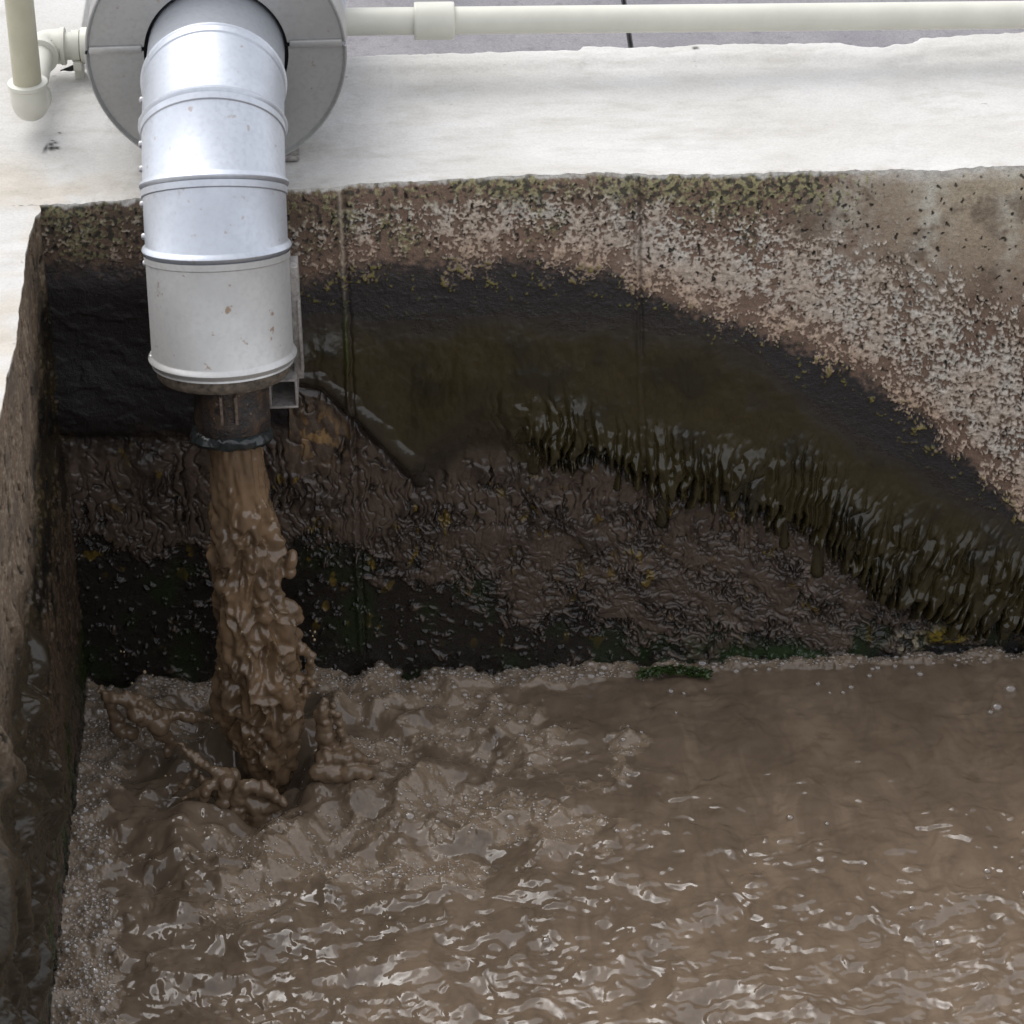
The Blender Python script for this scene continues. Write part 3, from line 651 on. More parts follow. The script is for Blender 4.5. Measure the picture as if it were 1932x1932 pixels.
# ---- foam: thousands of bubbles, one mass
def dome(nseg=10, nr=5, depth=-0.35):
    vs = [(0, 0, 1)]; fs_ = []
    for i in range(1, nr+1):
        th = (math.pi/2-math.asin(depth))*i/nr
        for k in range(nseg): vs.append((math.sin(th)*math.cos(2*math.pi*k/nseg), math.sin(th)*math.sin(2*math.pi*k/nseg), math.cos(th)))
    for k in range(nseg): fs_.append((0, 1+k, 1+(k+1) % nseg))
    for i in range(nr-1):
        for k in range(nseg):
            a, b = 1+i*nseg+k, 1+i*nseg+(k+1) % nseg; c, d = a+nseg, b+nseg
            fs_ += [(a, c, d), (a, d, b)]
    return np.array(vs, float), np.array(fs_)
DV, DF = dome()
prob = (fo**1.5)*(1+2.2*((x < .14) | (y > -.07))); area_w = np.where((y > -1.78) & (x < 2.3) & (x > 0.0) & (y < .0), 1.0, 0.0); prob = prob*area_w; prob /= prob.sum()
NB = 12000
idx = RNG.choice(len(x), NB, p=prob)
bx = x[idx]+RNG.uniform(-.001, .001, NB); by = y[idx]+RNG.uniform(-.0015, .0015, NB)
clump = ss(-.2, .35, fbm(bx*22, by*22, 2, 140)); br = 0.0013+(0.0022+.0030*clump)*RNG.random(NB)**2+0.0075*(RNG.random(NB) > .965)*RNG.random(NB)
# crowd bigger bubbles along the far wall and the left wall
near = (by > -.06) | (bx < .12); br = np.where(near, br*1.45, br)
order = np.argsort(-br); cell = {}; keepb = []
for k in order:                                       # no two bubbles through each other by more than a third
    cxk, cyk = int(bx[k]/.02), int(by[k]/.02); ok = True
    for i in (-1, 0, 1):
        for j in (-1, 0, 1):
            for q in cell.get((cxk+i, cyk+j), ()):
                if (bx[k]-bx[q])**2+(by[k]-by[q])**2 < (.62*(br[k]+br[q]))**2: ok = False; break
            if not ok: break
        if not ok: break
    if ok: cell.setdefault((cxk, cyk), []).append(k); keepb.append(k)
kb = np.array(keepb); print('bubbles', len(kb))
Vb = (DV[None]*np.array([1, 1, .72])*br[kb][:, None, None] + np.stack([bx[kb], by[kb], hw[idx[kb]]+br[kb]*.15], 1)[:, None]).reshape(-1, 3)
Fb = (DF[None]+(np.arange(len(kb))*len(DV))[:, None, None]).reshape(-1, 3)
fo_o = link('foam', raw_mesh('foam', Vb, Fb, M_BUBBLE)); tag(fo_o, 'tan foam of small bubbles floating along the walls and round the splash', 'foam', kind='stuff')

# ---- larger single bubbles on the quiet water
BUB = [(1905, 1303, 17), (1880, 1338, 15), (1868, 1345, 8), (1265, 1305, 9), (1290, 1310, 6), (1605, 1302, 9), (1590, 1310, 7), (1543, 1292, 8), (1720, 1262, 9), (1688, 1258, 8), (1655, 1262, 9), (1640, 1278, 8), (1760, 1254, 7), (1802, 1256, 6), (1490, 1545, 9), (1645, 1265, 7), (1735, 1275, 10), (1565, 1308, 5),
       (1388, 1268, 10), (1425, 1269, 7), (1450, 1266, 8), (1475, 1262, 8), (1935, 1690, 12), (1862, 1642, 9), (1720, 1716, 8), (1770, 1778, 9), (772, 1563, 16), (1030, 1778, 10), (1560, 1555, 6), (1210, 1385, 6), (1275, 1345, 5), (1330, 1300, 5), (160, 1535, 16)]
DV2, DF2 = dome(20, 9, -.3)
bub_me = raw_mesh('bubble', DV2, DF2, M_BUBBLE)
def bub_label(px, py, rp):
    if py < 1420 and px > 1000 and rp < 14: return 'small clear bubble on the quiet brown water near the far wall', 'small bubbles by the far wall'
    if px > 1800 and py < 1400: return ('largest clear bubble on quiet water at the right edge' if rp > 16 else 'clear bubble just below and left of the largest one at the right'), None
    if px < 300: return 'big clear bubble squeezed between foam and the mossy left wall', None
    if 700 < px < 850: return 'big bluish bubble in the foam right of the splash', None
    return 'small clear bubble among the bright ripples of open water', 'small bubbles on the open water'
for px, py, rp in BUB:
    q = at(px, py, 2, 0.0); zz, _ = wz(q[0], q[1]); r_ = rp*0.00122*.85
    if q[1] > -r_: q[1] = -r_-.004
    o = bpy.data.objects.new('bubble', bub_me); COL.objects.link(o); o.location = (q[0], q[1], zz+r_*.15); o.scale = (r_, r_, r_*.9)
    lb, gr = bub_label(px, py, rp); tag(o, lb, 'bubble', gr)

# ================================================================== CLAD PIPE
mmpx = np.linalg.norm(at(430, 700, 1, IMP[1])-CAMP)/FPX
yo = IMP[1]+0.045                                  # outlet plane, a little behind the impact
PE = at(421, 680, 1, yo)                           # centre of the lowest cladding ring
x0 = PE[0]
L = mmpx*116
angs = [0.0, 21, 44, 66, 78]; lens = [0.165, L, L, L, mmpx*210]
pts = [np.array([x0, PE[1], PE[2]])]
for a, l in zip(angs[::-1], lens[::-1]):
    d = np.array([0, -math.cos(R(a)), -math.sin(R(a))]); pts.append(pts[-1]-d*l)
pts = pts[::-1]                                    # pts[0] on the disc ... pts[5] lowest ring
for p in pts: print('pipe', np.round(p, 3), [round(float(v)) for v in proj(p[None])[0:1][0]] if False else [round(float(v[0])) for v in proj(p[None])])
PR = mmpx*133
pipe = empty('clad_pipe', Vector(pts[0]), 'silver aluminium clad pipe bending down through the round cover and pouring brown water', 'pipe')
EX = Vector((1, 0, 0))
dirs = [Vector((0, -math.cos(R(a)), -math.sin(R(a)))) for a in angs]
norms = [dirs[0]] + [((dirs[i]+dirs[i+1])).normalized() for i in range(4)] + [dirs[4]]
norms[0] = dirs[0]; norms[5] = dirs[4]
NS = 96
def ring_on(seg, j, rad, shift=0.0):
    """points of the ring where segment seg's cylinder meets joint plane j, moved along the axis"""
    d = dirs[seg]; e2 = d.cross(EX).normalized(); c = Vector(pts[seg]); pj = Vector(pts[j])+d*shift; n = norms[j]
    out = []
    for k in range(NS):
        q = 2*math.pi*k/NS; b = c+EX*(rad*math.cos(q))+e2*(rad*math.sin(q)); t = (pj-b).dot(n)/d.dot(n); out.append(b+d*t)
    return out
def lathe_rings(bm, rings):
    rv = [[bm.verts.new(p) for p in r] for r in rings]
    for a, b in zip(rv[:-1], rv[1:]):
        for k in range(NS): bm.faces.new((a[k], a[(k+1) % NS], b[(k+1) % NS], b[k]))
for s in range(5):
    bm = bmesh.new(); rb = PR*(1.0 if s else .99)
    if s == 4: rb = PR*1.003
    prof = []
    # overlap lip at the upper end, a swage bead near the lower end
    prof += [(s, rb+.0035, -.004 if s else -.10), (s, rb+.0035, .010), (s, rb+.0005, .0125)] if s else [(0, rb, -.10)]
    prof = [(j, r, sh) for j, r, sh in prof]
    bl = [(-.026, 0), (-.023, .0016), (-.019, .0058), (-.014, .0080), (-.009, .0058), (-.005, .0016), (-.002, 0)]
    for sh, dr_ in bl: prof.append((s+1, rb+dr_, sh))
    if s == 4: prof += [(5, rb+.001, .002), (5, rb-.006, .002), (5, rb-.006, -.02)]
    else: prof += [(s+1, rb-.001, .004)]
    lathe_rings(bm, [ring_on(s, j, r, sh) for j, r, sh in prof])
    link('cladding_section', bm_mesh('cladding_section', bm, M_ALU if s < 4 else M_ALU_DULL), pipe, 'dull lowest cladding section with rust specks' if s == 4 else None)
# rivets down the left seam
def screw_mesh():
    bm = bmesh.new(); n = 14
    pr = [(0.0, .0062), (.0035, .0058), (.0062, .0042), (.0075, 0)]
    rings = [[bm.verts.new((r*math.cos(2*math.pi*k/n), r*math.sin(2*math.pi*k/n), hh)) for k in range(n)] for r, hh in ((.0075, -.002), (.0075, .0025), (.0058, .0050), (.003, .0064))]
    for a, b in zip(rings[:-1], rings[1:]):
        for k in range(n): bm.faces.new((a[k], a[(k+1) % n], b[(k+1) % n], b[k]))
    bm.faces.new(rings[-1]); return bm_mesh('screw', bm, M_SCREW)
sm = screw_mesh()
for s, ts in ((1, (.35, .8)), (2, (.2, .62)), (3, (.16, .68)), (4, (.05, .93))):
    for t in ts:
        d = dirs[s]; e2 = d.cross(EX).normalized(); c = Vector(pts[s])+d*(lens[s]*t)
        qa = math.pi-.10 ; nrm = EX*math.cos(qa)+e2*math.sin(qa)
        o = link('screw', sm, pipe); o.matrix_parent_inverse = Matrix.Translation(pipe.location).inverted()
        o.matrix_basis = Matrix.Translation(c+nrm*(PR+.0008)) @ nrm.to_track_quat('Z', 'Y').to_matrix().to_4x4()
# lagging under the last section, nozzle, lugs
d4 = dirs[4]; e24 = d4.cross(EX).normalized(); PEv = Vector(pts[5])
def lathe_axis(bm, c, d, prof, n=72, jit=0.0, seed=0):
    e2 = d.cross(EX).normalized(); rr_ = random.Random(seed); rings = []
    for r, t in prof:
        jr = [1+jit*math.sin(3*a+seed+t*60)+jit*rr_.uniform(-.6, .6) for a in np.linspace(0, 2*math.pi, n, endpoint=False)]
        rings.append([bm.verts.new(c+d*(t+ (jit*.03*rr_.uniform(-1, 1) if jit else 0))+(EX*math.cos(2*math.pi*k/n)+e2*math.sin(2*math.pi*k/n))*(r*jr[k])) for k in range(n)])
    for a, b in zip(rings[:-1], rings[1:]):
        for k in range(n): bm.faces.new((a[k], a[(k+1) % n], b[(k+1) % n], b[k]))
    return rings
bm = bmesh.new(); rg = lathe_axis(bm, PEv, d4, [(PR*.95, -.03), (PR*.955, .012), (PR*.94, .024), (PR*.90, .032), (PR*.60, .036), (PR*.3, .036)], jit=.006, seed=3); bm.faces.new(rg[-1])
link('end_lagging', bm_mesh('end_lagging', bm, simple('grimy_lagging', (0.13, 0.105, 0.08), .7, .2, var=.6, scale=60, bs=.5)), pipe)
NR = mmpx*72; nb = PEv + d4*(mmpx*140) + EX*(mmpx*6)
bm = bmesh.new(); c = PEv+EX*(mmpx*12)
lathe_axis(bm, c, d4, [(NR*1.0, .03), (NR*1.0, .05), (NR*.985, .08), (NR*.99, .11), (NR*1.0, .125), (NR*.97, .150), (NR*.90, .160), (NR*.84, .155), (NR*.82, .05)], jit=.016, seed=5)
noz = link('outlet', bm_mesh('outlet', bm, M_RUST), pipe, 'rusty black iron outlet under the cladding')
bm = bmesh.new()
lathe_axis(bm, c, d4, [(NR*.88, .150), (NR*1.00, .153), (NR*1.07, .160), (NR*1.08, .170), (NR*.98, .180), (NR*.86, .178), (NR*.82, .160)], jit=.06, seed=8)
link('slime_ring', bm_mesh('slime_ring', bm, M_SLIME), noz)
for k, px in enumerate((418, 446)):
    q = at(px, 770, 1, float(c.y+d4.y*.06)-NR*1.0)
    bm = bmesh.new(); box_bm(bm, Vector(q)+Vector((0, 0.010, 0)), (.006, .05, .068), bev=.001)
    link('lug', bm_mesh('lug', bm, M_LUG), noz)
bm = bmesh.new(); q0 = Vector(at(406, 768, 1, float(c.y+d4.y*.06)-NR*1.05)); q1 = Vector(at(452, 768, 1, float(c.y+d4.y*.06)-NR*1.05))
q0.y += .015; q1.y += .015; tube_bm(bm, [q0, q0.lerp(q1, .15), q0.lerp(q1, .16), q1], [.0085, .0085, .0045, .0045], 6); link('bolt', bm_mesh('bolt', bm, M_LUG, False), noz)

# round cover plate the pipe comes out of (two half plates with a rolled rim), drum behind
DC = Vector(pts[0]); DRAD = 244/FPX*np.linalg.norm(pts[0]-CAMP)
def half_plate(upper):
    bm = bmesh.new(); n = 60; sgn = 1 if upper else -1
    gap = .0016; ri = PR*1.045
    zs = DC.z + (.020 if upper else .014)                       # seam height
    def pt(r, a, yy): return Vector((DC.x+r*math.cos(a), DC.y+yy, DC.z+r*math.sin(a)))
    a0 = math.asin((zs-DC.z)/DRAD); 
    outer_prof = [(ri, 0.0), (ri+.02, 0.0), (DRAD*.72, .0), (DRAD*.965, 0.0), (DRAD*.975, -.004), (DRAD*.985, -.0085), (DRAD*.995, -.0085), (DRAD*1.0, -.003), (DRAD*1.0, .0), (DRAD*.998, .03), (DRAD*.998, .10)]
    rings = []
    for r, yy in outer_prof:
        ar = math.asin(min(.95, (zs-DC.z+(gap if upper else -gap))/r))
        lo, hi = (ar, math.pi-ar) if upper else (math.pi-ar, 2*math.pi+ar)
        rings.append([bm.verts.new(pt(r, lo+(hi-lo)*k/n, yy)) for k in range(n+1)])
    for a, b in zip(rings[:-1], rings[1:]):
        for k in range(n): bm.faces.new((a[k], a[k+1], b[k+1], b[k]))
    if upper:                                                   # folded seam strip lapping over the lower half
        for sx in (-1, 1):
            xa, xb = ri*1.02, DRAD*.965
            cx_ = DC.x+sx*(xa+xb)/2; box_bm(bm, (cx_, DC.y-.004, zs-.001), (xb-xa, .008, .018), bev=.003)
    return bm_mesh('cover_plate', bm, M_ALU_DISC)
cover = link('cover', half_plate(True), pipe, 'upper half of the round grey cover plate')
link('cover', half_plate(False), pipe, 'lower half of the round grey cover plate')
bm = bmesh.new(); lathe_axis(bm, DC, Vector((0, 1, 0)), [(DRAD*.985, .02), (DRAD*.985, .62)], n=96); rg = lathe_axis(bm, DC, Vector((0, 1, 0)), [(PR*1.3, .03), (.02, .03)], n=48)
link('drum', bm_mesh('drum', bm, M_ALU), pipe)
bm = bmesh.new(); rg = lathe_axis(bm, DC, Vector((0, 1, 0)), [(PR*1.25, .02), (.03, .02)], n=48); bm.faces.new(rg[-1]); link('gap_shade_disc', bm_mesh('gap_shade_disc', bm, M_GAP_SHADE), pipe)  # dark disc added behind the cover to paint the gap's shade
# feet under the drum
zc = H-.01
fx0 = at(543, 290, 1, DC.y+.02)[0]
for sx in (1, -1):
    bm = bmesh.new(); fx = fx0 if sx > 0 else 2*DC.x-fx0
    box_bm(bm, (fx, DC.y+.06, (zc+.013+DC.z-DRAD*.78)/2), (.022, .10, DC.z-DRAD*.78-zc-.013), bev=.002); box_bm(bm, (fx+.002*sx, DC.y+.06, zc+.008), (.05, .14, .012), bev=.002)
    link('foot', bm_mesh('foot', bm, M_STEEL), pipe)

# ---- square steel bracket
yb_ = float(pts[5][1]+PR*.35)
A = at(505, 718, 1, yb_-.03); B = at(563, 770, 1, yb_-.03); w_, hgt_ = B[0]-A[0], A[2]-B[2]
brk = empty('support_bracket', Vector((A[0], 0, B[2])), 'rusty square steel bracket holding the pipe beside the sludge', 'bracket')
bm = bmesh.new(); th = .0055; cx_, cz_ = (A[0]+B[0])/2, (A[2]+B[2])/2; ln = -(yb_-.03)+.01; cy_ = (yb_-.03)+ln/2
box_bm(bm, (cx_, cy_, A[2]-th/2), (w_, ln, th), bev=.001); box_bm(bm, (cx_, cy_, B[2]+th/2), (w_, ln, th), bev=.001)
box_bm(bm, (A[0]+th/2, cy_, cz_), (th, ln-.002, hgt_-2*th), bev=.001); box_bm(bm, (B[0]-th/2, cy_, cz_), (th, ln-.002, hgt_-2*th), bev=.001)
link('arm', bm_mesh('arm', bm, M_STEEL), brk)
bm = bmesh.new(); T0 = at(554, 506, 1, yb_); T1 = at(560, 716, 1, yb_)
box_bm(bm, ((T0[0]+T1[0])/2+.002, yb_+.03, (T0[2]+T1[2])/2), (.020, .055, T0[2]-T1[2]), bev=.002)
box_bm(bm, ((T0[0]+T1[0])/2+.010, yb_-.001, (T0[2]*.4+T1[2]*.6)), (.006, .012, (T0[2]-T1[2])*.62), bev=.001)
link('plate', bm_mesh('plate', bm, M_STEEL), brk)

# ================================================================== PLASTIC WATER PIPE
zp = 1.375; yp = at(110, 87, 2, zp)[1]
pl = empty('plastic_pipe', Vector((0, yp, zp)), 'cream plastic water pipe running along behind the white coping', 'pipe')
rp_ = 24*.00134
EL = Vector(at(95, 88, 2, zp)); VX = Vector(at(57, 205, 2, zp-.003)); VX = Vector((VX.x, VX.y, zp))
rv = 25*.00128; rs = rv*1.32
# upright
bm = bmesh.new(); tube_bm(bm, [VX+Vector((0, 0, .045)), VX+Vector((0, 0, 1.2))], rv, 32); link('pipe', bm_mesh('pipe', bm, M_PVC_SHADED), pl, 'upright length of plastic pipe, shade painted into its darker colour')
def elbow(c, d1, d2, r, arm, bendr):
    """socket elbow at corner c with arms along d1 and d2"""
    bm = bmesh.new(); path = [c+d1*arm]; rad = [r]
    path.append(c+d1*(arm-.003)); rad.append(r)
    for k in range(11):
        t = k/10*math.pi/2; path.append(c+d1*bendr*(1-math.sin(t))+d2*bendr*(1-math.cos(t))); rad.append(r*.985)
    path += [c+d2*(arm-.003), c+d2*arm]; rad += [r, r]
    tube_bm(bm, path, rad, 32)
    for d in (d1, d2):
        p = c+d*arm; tube_bm(bm, [p-d*.010, p-d*.008, p+d*.0008, p+d*.002], [r*1.0, r*1.06, r*1.06, r*1.02], 32)
    return bm_mesh('elbow', bm, M_PVC)
Zp, Yp, Xp = Vector((0, 0, 1)), Vector((0, 1, 0)), Vector((1, 0, 0))
link('elbow', elbow(VX, Zp, Yp, rs, .062, .030), pl)
bm = bmesh.new(); c2 = Vector((VX.x, EL.y, zp)); tube_bm(bm, [VX+Yp*.05, c2-Yp*.05], rv*.98, 32); link('pipe', bm_mesh('pipe', bm, M_PVC), pl)
link('elbow', elbow(c2, -Yp, Xp, rs*.98, .055, .030), pl)
# the run behind the cover then on to the right, a little higher
PA = Vector(at(660, 41, 2, zp+.07)); yr = PA.y; PA = Vector((PA.x, yr, zp+.07)); PB = Vector(at(1932, 28, 1, yr)); dirp = (PB-PA).normalized()
S0 = c2+Xp*.05; S1 = Vector((DC.x-.05, c2.y, zp)); S2 = PA-dirp*(PA.x-DC.x-.06)
bm = bmesh.new(); tube_bm(bm, [S0, S1, S1.lerp(S2, .5), S2, PA, PA+dirp*(4.2)], rp_, 32); link('pipe', bm_mesh('pipe', bm, M_PVC), pl)
def ringpart(name, xa_px, xb_px, base, dirv, r, m_, parent):
    bm = bmesh.new(); a = base+dirv*((at(xa_px, 35, 1, base.y)[0]-base.x)/dirv.x); b = base+dirv*((at(xb_px, 35, 1, base.y)[0]-base.x)/dirv.x)
    d = (b-a).normalized(); tube_bm(bm, [a, a+d*.0015, a+d*.006, b-d*.006, b-d*.0015, b], [r*.96, r*.99, r, r, r*.99, r*.96], 40); return link(name, bm_mesh(name, bm, m_), parent)
ringpart('coupling', 781, 857, PA, dirp, rp_*1.36, M_PVC, pl)
bm = bmesh.new(); a = c2+Xp*.093; tube_bm(bm, [a, a+Xp*.002, a+Xp*.07], [rp_*1.28, rp_*1.32, rp_*1.32], 32); link('coupling', bm_mesh('coupling', bm, M_PVC), pl)
bm = bmesh.new(); a = c2+Xp*.072; tube_bm(bm, [a, a+Xp*.018], [rp_*1.15, rp_*1.15], 32)
box_bm(bm, (a.x+.012, a.y-rp_*.9, zp-rp_*1.15), (.020, .02, .024), bev=.005); box_bm(bm, (a.x+.012, a.y, (zp-rp_+H-.02)/2), (.022, .03, zp-rp_-H+.04), bev=.003)
link('clamp', bm_mesh('clamp', bm, M_PVC), pl)
# stand-offs that carry the run on the coping
bm = bmesh.new()
for xx in (1.0, 2.75):
    p = PA+dirp*((xx-PA.x)/dirp.x)
    if xx > 2.3: box_bm(bm, (p.x, p.y, (p.z-rp_+1.02)/2), (.03, .03, p.z-rp_-1.0), bev=.003)

# ================================================================== FALLING STREAM, SPLASHES (voxel-fused masses of water)
def ico():
    bm = bmesh.new(); bmesh.ops.create_icosphere(bm, subdivisions=2, radius=1.0)
    v = np.array([p.co[:] for p in bm.verts]); f = np.array([[q.index for q in p.verts] for p in bm.faces]); bm.free(); return v, f
IV, IF = ico()
def fuse(name, centres, radii, scales, voxel, smooth_it, material, extra=None, namp=.0, nsc=40):
    V_ = (IV[None]*np.array(radii)[:, None, None]*np.array(scales)[:, None, :] + np.array(centres)[:, None, :]).reshape(-1, 3)
    F_ = (IF[None]+(np.arange(len(radii))*len(IV))[:, None, None]).reshape(-1, 3)
    if extra is not None:
        V_ = np.concatenate([V_, extra[0]]); F_ = np.concatenate([F_, extra[1]+len(IV)*len(radii)])
    tmp = bpy.data.objects.new('tmp', raw_mesh('tmp', V_, F_, None)); COL.objects.link(tmp)
    md = tmp.modifiers.new('r', 'REMESH'); md.mode = 'VOXEL'; md.voxel_size = voxel; md.use_smooth_shade = True
    ms = tmp.modifiers.new('s', 'SMOOTH'); ms.iterations = smooth_it; ms.factor = .5
    dg = bpy.context.evaluated_depsgraph_get(); me = bpy.data.meshes.new_from_object(tmp.evaluated_get(dg)); me.name = name
    bpy.data.objects.remove(tmp)
    n = len(me.vertices); co = np.empty(n*3, np.float32); me.vertices.foreach_get('co', co); co = co.reshape(-1, 3).astype(float)
    no = np.empty(n*3, np.float32); me.vertices.foreach_get('normal', no); no = no.reshape(-1, 3)
    if namp:
        co += no*(namp*(perlin3(co*np.array([nsc, nsc, nsc*.55]))+.5*perlin3(co*nsc*2.1, 4)))[:, None]
    me.vertices.foreach_set('co', co.astype(np.float32).ravel()); me.materials.clear(); me.materials.append(material)
    me.polygons.foreach_set('use_smooth', np.ones(len(me.polygons), bool)); me.update(); return me
NT = c+d4*.165; z_t = NT.z
def stream_axis(zf):
    """centre of the falling water at height z"""
    t = np.clip((z_t-zf)/z_t, 0, 1); xx = NT.x+(IMP[0]-NT.x)*t**.9; yy = NT.y+(IMP[1]-NT.y)*np.sqrt(t)
    return xx, yy
def srad(zf):
    return np.interp(zf, [-.05, .0, .06, .14, .25, .40, .55, .70, .80, z_t], np.array([38, 44, 56, 74, 82, 69, 63, 61, 57, 54])*mmpx)
nzs, nas = 420, 120
zz = np.linspace(z_t+.03, -.05, nzs); aa = np.linspace(0, 2*np.pi, nas, endpoint=False)
ZZ, AA = np.meshgrid(zz, aa, indexing='ij'); ax_, ay_ = stream_axis(ZZ)
pn = np.stack([np.cos(AA)*1.1, np.sin(AA)*1.1, ZZ*7], -1).reshape(-1, 3)
loose = ss(z_t-.05, z_t-.30, ZZ)
n1 = perlin3(pn*1.3, 1).reshape(ZZ.shape); n2 = perlin3(pn*np.array([2.6, 2.6, 2.2]), 2).reshape(ZZ.shape); n3 = (1-2*np.abs(perlin3(pn*np.array([4.5, 4.5, 1.2]), 3))).reshape(ZZ.shape)
wq = np.stack([perlin3(pn*2.1, 5), perlin3(pn*2.1+9, 6), perlin3(pn*2.1+17, 7)], 1)
n4 = (1-2*np.abs(perlin3((pn+.35*wq)*np.array([2.8, 2.8, 1.7]), 8))).reshape(ZZ.shape); n5 = (1-2*np.abs(perlin3((pn+.25*wq)*np.array([5.5, 5.5, 3.4]), 9))).reshape(ZZ.shape)
RR = srad(ZZ)*(.86+loose*(.26*n1+.12*n2+.30*n4+.09*n5-.06)+(.12*n3)*(.9-.8*loose))
TV = np.stack([ax_+RR*np.cos(AA), ay_+RR*np.sin(AA), ZZ], -1).reshape(-1, 3)
ii = np.arange(nzs*nas).reshape(nzs, nas); jn = np.roll(ii, -1, 1)
q = np.stack([ii[:-1], jn[:-1], jn[1:], ii[1:]], -1).reshape(-1, 4); TF = np.concatenate([q[:, [0, 1, 2]], q[:, [0, 2, 3]]])[:, ::-1]
capt = np.array([[0, k+1, k] for k in range(1, nas-1)]); TF = np.concatenate([TF, capt[:, ::-1], capt+(nzs-1)*nas])
rs_ = np.random.default_rng(21); cs, rd, sc = [], [], []
for k in range(70):
    zf = rs_.uniform(.0, z_t-.06) if rs_.random() < .8 else rs_.uniform(.05, .4); a = rs_.uniform(0, 2*math.pi); lo = float(ss(z_t-.02, z_t-.30, zf))
    xx, yy = stream_axis(zf); rr_ = srad(zf)*rs_.uniform(.74, .98+.06*lo); r_ = rs_.uniform(.007, .020)*(.5+.6*lo)
    cs.append((xx+rr_*math.cos(a), yy+rr_*math.sin(a), zf)); rd.append(r_); sc.append((1, 1, rs_.uniform(1.0, 2.4)))
    if rs_.random() < .45*lo:                                        # a little hooked tail
        for j in range(1, 4):
            cs.append((cs[-1][0]+.4*r_*math.cos(a+.8*j), cs[-1][1]+.4*r_*math.sin(a+.8*j), cs[-1][2]-r_*.8)); rd.append(r_*(1-.2*j)); sc.append((1, 1, 1.2))
def screen_blobs(path, yoff, r, n=14, jit=.004):
    """blobs along a line measured in the photograph, at depth IMP.y+yoff"""
    p = np.array(path, float); s_ = np.linspace(0, len(p)-1, n)
    for k, t in enumerate(s_):
        px = np.interp(t, range(len(p)), p[:, 0]); py = np.interp(t, range(len(p)), p[:, 1]); rr_ = np.interp(t, range(len(p)), p[:, 2]) if p.shape[1] > 2 else r
        yo_ = np.interp(t, range(len(p)), p[:, 3]) if p.shape[1] > 3 else yoff
        q_ = at(px, py, 1, IMP[1]+yo_)+rs_.normal(0, jit, 3); yield tuple(q_), rr_*mmpx
def add_path(lst, path, yoff, r=8, n=14, jit=.003):
    for q_, r_ in screen_blobs(path, yoff, r, n, jit): lst[0].append(q_); lst[1].append(r_); lst[2].append((1, 1, 1))
S = [cs, rd, sc]
add_path(S, [(540, 1140, 12), (556, 1150, 14), (560, 1165, 13), (545, 1185, 10)], .0, n=10)
add_path(S, [(545, 1225, 14), (570, 1225, 12), (586, 1238, 9), (588, 1265, 9), (580, 1300, 10), (560, 1325, 14), (545, 1340, 16)], .0, n=22)
add_path(S, [(550, 1050, 12), (545, 1075, 14)], .0, n=5)
add_path(S, [(470, 1440, 20), (480, 1460, 8), (472, 1475, 4)], -.02, n=8); add_path(S, [(545, 1400, 20), (550, 1445, 10), (545, 1470, 6)], -.02, n=8)
st = link('falling_water', fuse('falling_water', cs, rd, sc, .0036, 6, M_STREAM, (TV, TF), .0026, 30))
tag(st, 'lumpy column of brown water falling from the pipe outlet into the tank', 'falling water')

def splash(paths, label, seed):
    global rs_
    rs_ = np.random.default_rng(seed); L_ = [[], [], []]
    for path, yoff, n in paths: add_path(L_, path, yoff, n=n, jit=.003)
    L_[1] = [r_*rs_.uniform(.85, 1.18) for r_ in L_[1]]
    for q_, r_ in list(zip(L_[0], L_[1])):
        if rs_.random() < .45:
            v_ = rs_.normal(0, 1, 3); v_ /= np.linalg.norm(v_); L_[0].append(tuple(np.array(q_)+v_*r_*.9)); L_[1].append(r_*rs_.uniform(.3, .75)); L_[2].append((rs_.uniform(.7, 1.5), 1, rs_.uniform(.7, 1.5)))
    o = link('splash', fuse('splash', L_[0], [r_*1.15 for r_ in L_[1]], L_[2], .0024, 12, M_SPLASH, None, .0060, 24)); tag(o, label, 'splash'); return o
splash([([(338, 1405, 3), (346, 1412, 5), (362, 1424, 6), (380, 1436, 7), (402, 1452, 10), (422, 1466, 14), (434, 1486, 18), (410, 1490, 14), (390, 1476, 10)], -.10, 40),
        ([(430, 1480, 15), (420, 1510, 13), (414, 1540, 9), (424, 1568, 8), (428, 1590, 10), (440, 1612, 14)], -.13, 28),
        ([(405, 1482, 10), (385, 1492, 8), (366, 1500, 5), (346, 1506, 3)], -.12, 16), ([(392, 1490, 9), (380, 1512, 6), (386, 1532, 5), (400, 1545, 7), (412, 1560, 9)], -.13, 20),
        ([(425, 1500, 15), (448, 1530, 17), (444, 1565, 17), (432, 1605, 20)], -.11, 16), ([(370, 1455, 6), (352, 1470, 5), (338, 1490, 4), (326, 1500, 3)], -.10, 16)],
       'spiky splash of mud water thrown up in front and left of the falling column', 31)
splash([([(452, 1560, 14), (446, 1535, 12), (446, 1512, 12), (456, 1492, 12), (476, 1484, 11), (500, 1490, 12), (520, 1504, 9), (536, 1516, 6)], -.14, 40), ([(470, 1510, 16), (500, 1522, 17), (485, 1550, 20), (520, 1545, 14)], -.13, 18)],
       'curled lip of mud water at the foot of the falling column', 33)
splash([([(614, 1322, 5), (606, 1340, 10), (612, 1370, 14), (625, 1400, 16), (610, 1430, 18)], -.02, 26), ([(610, 1430, 15), (640, 1428, 13), (668, 1430, 11), (694, 1434, 7), (716, 1438, 3)], -.06, 28), ([(600, 1460, 15), (640, 1462, 18), (680, 1455, 13), (702, 1462, 6)], -.08, 18), ([(626, 1330, 4), (642, 1362, 8), (650, 1400, 11), (660, 1428, 12)], -.03, 20)],
       'ragged splash of brown water on the right of the falling column', 35)
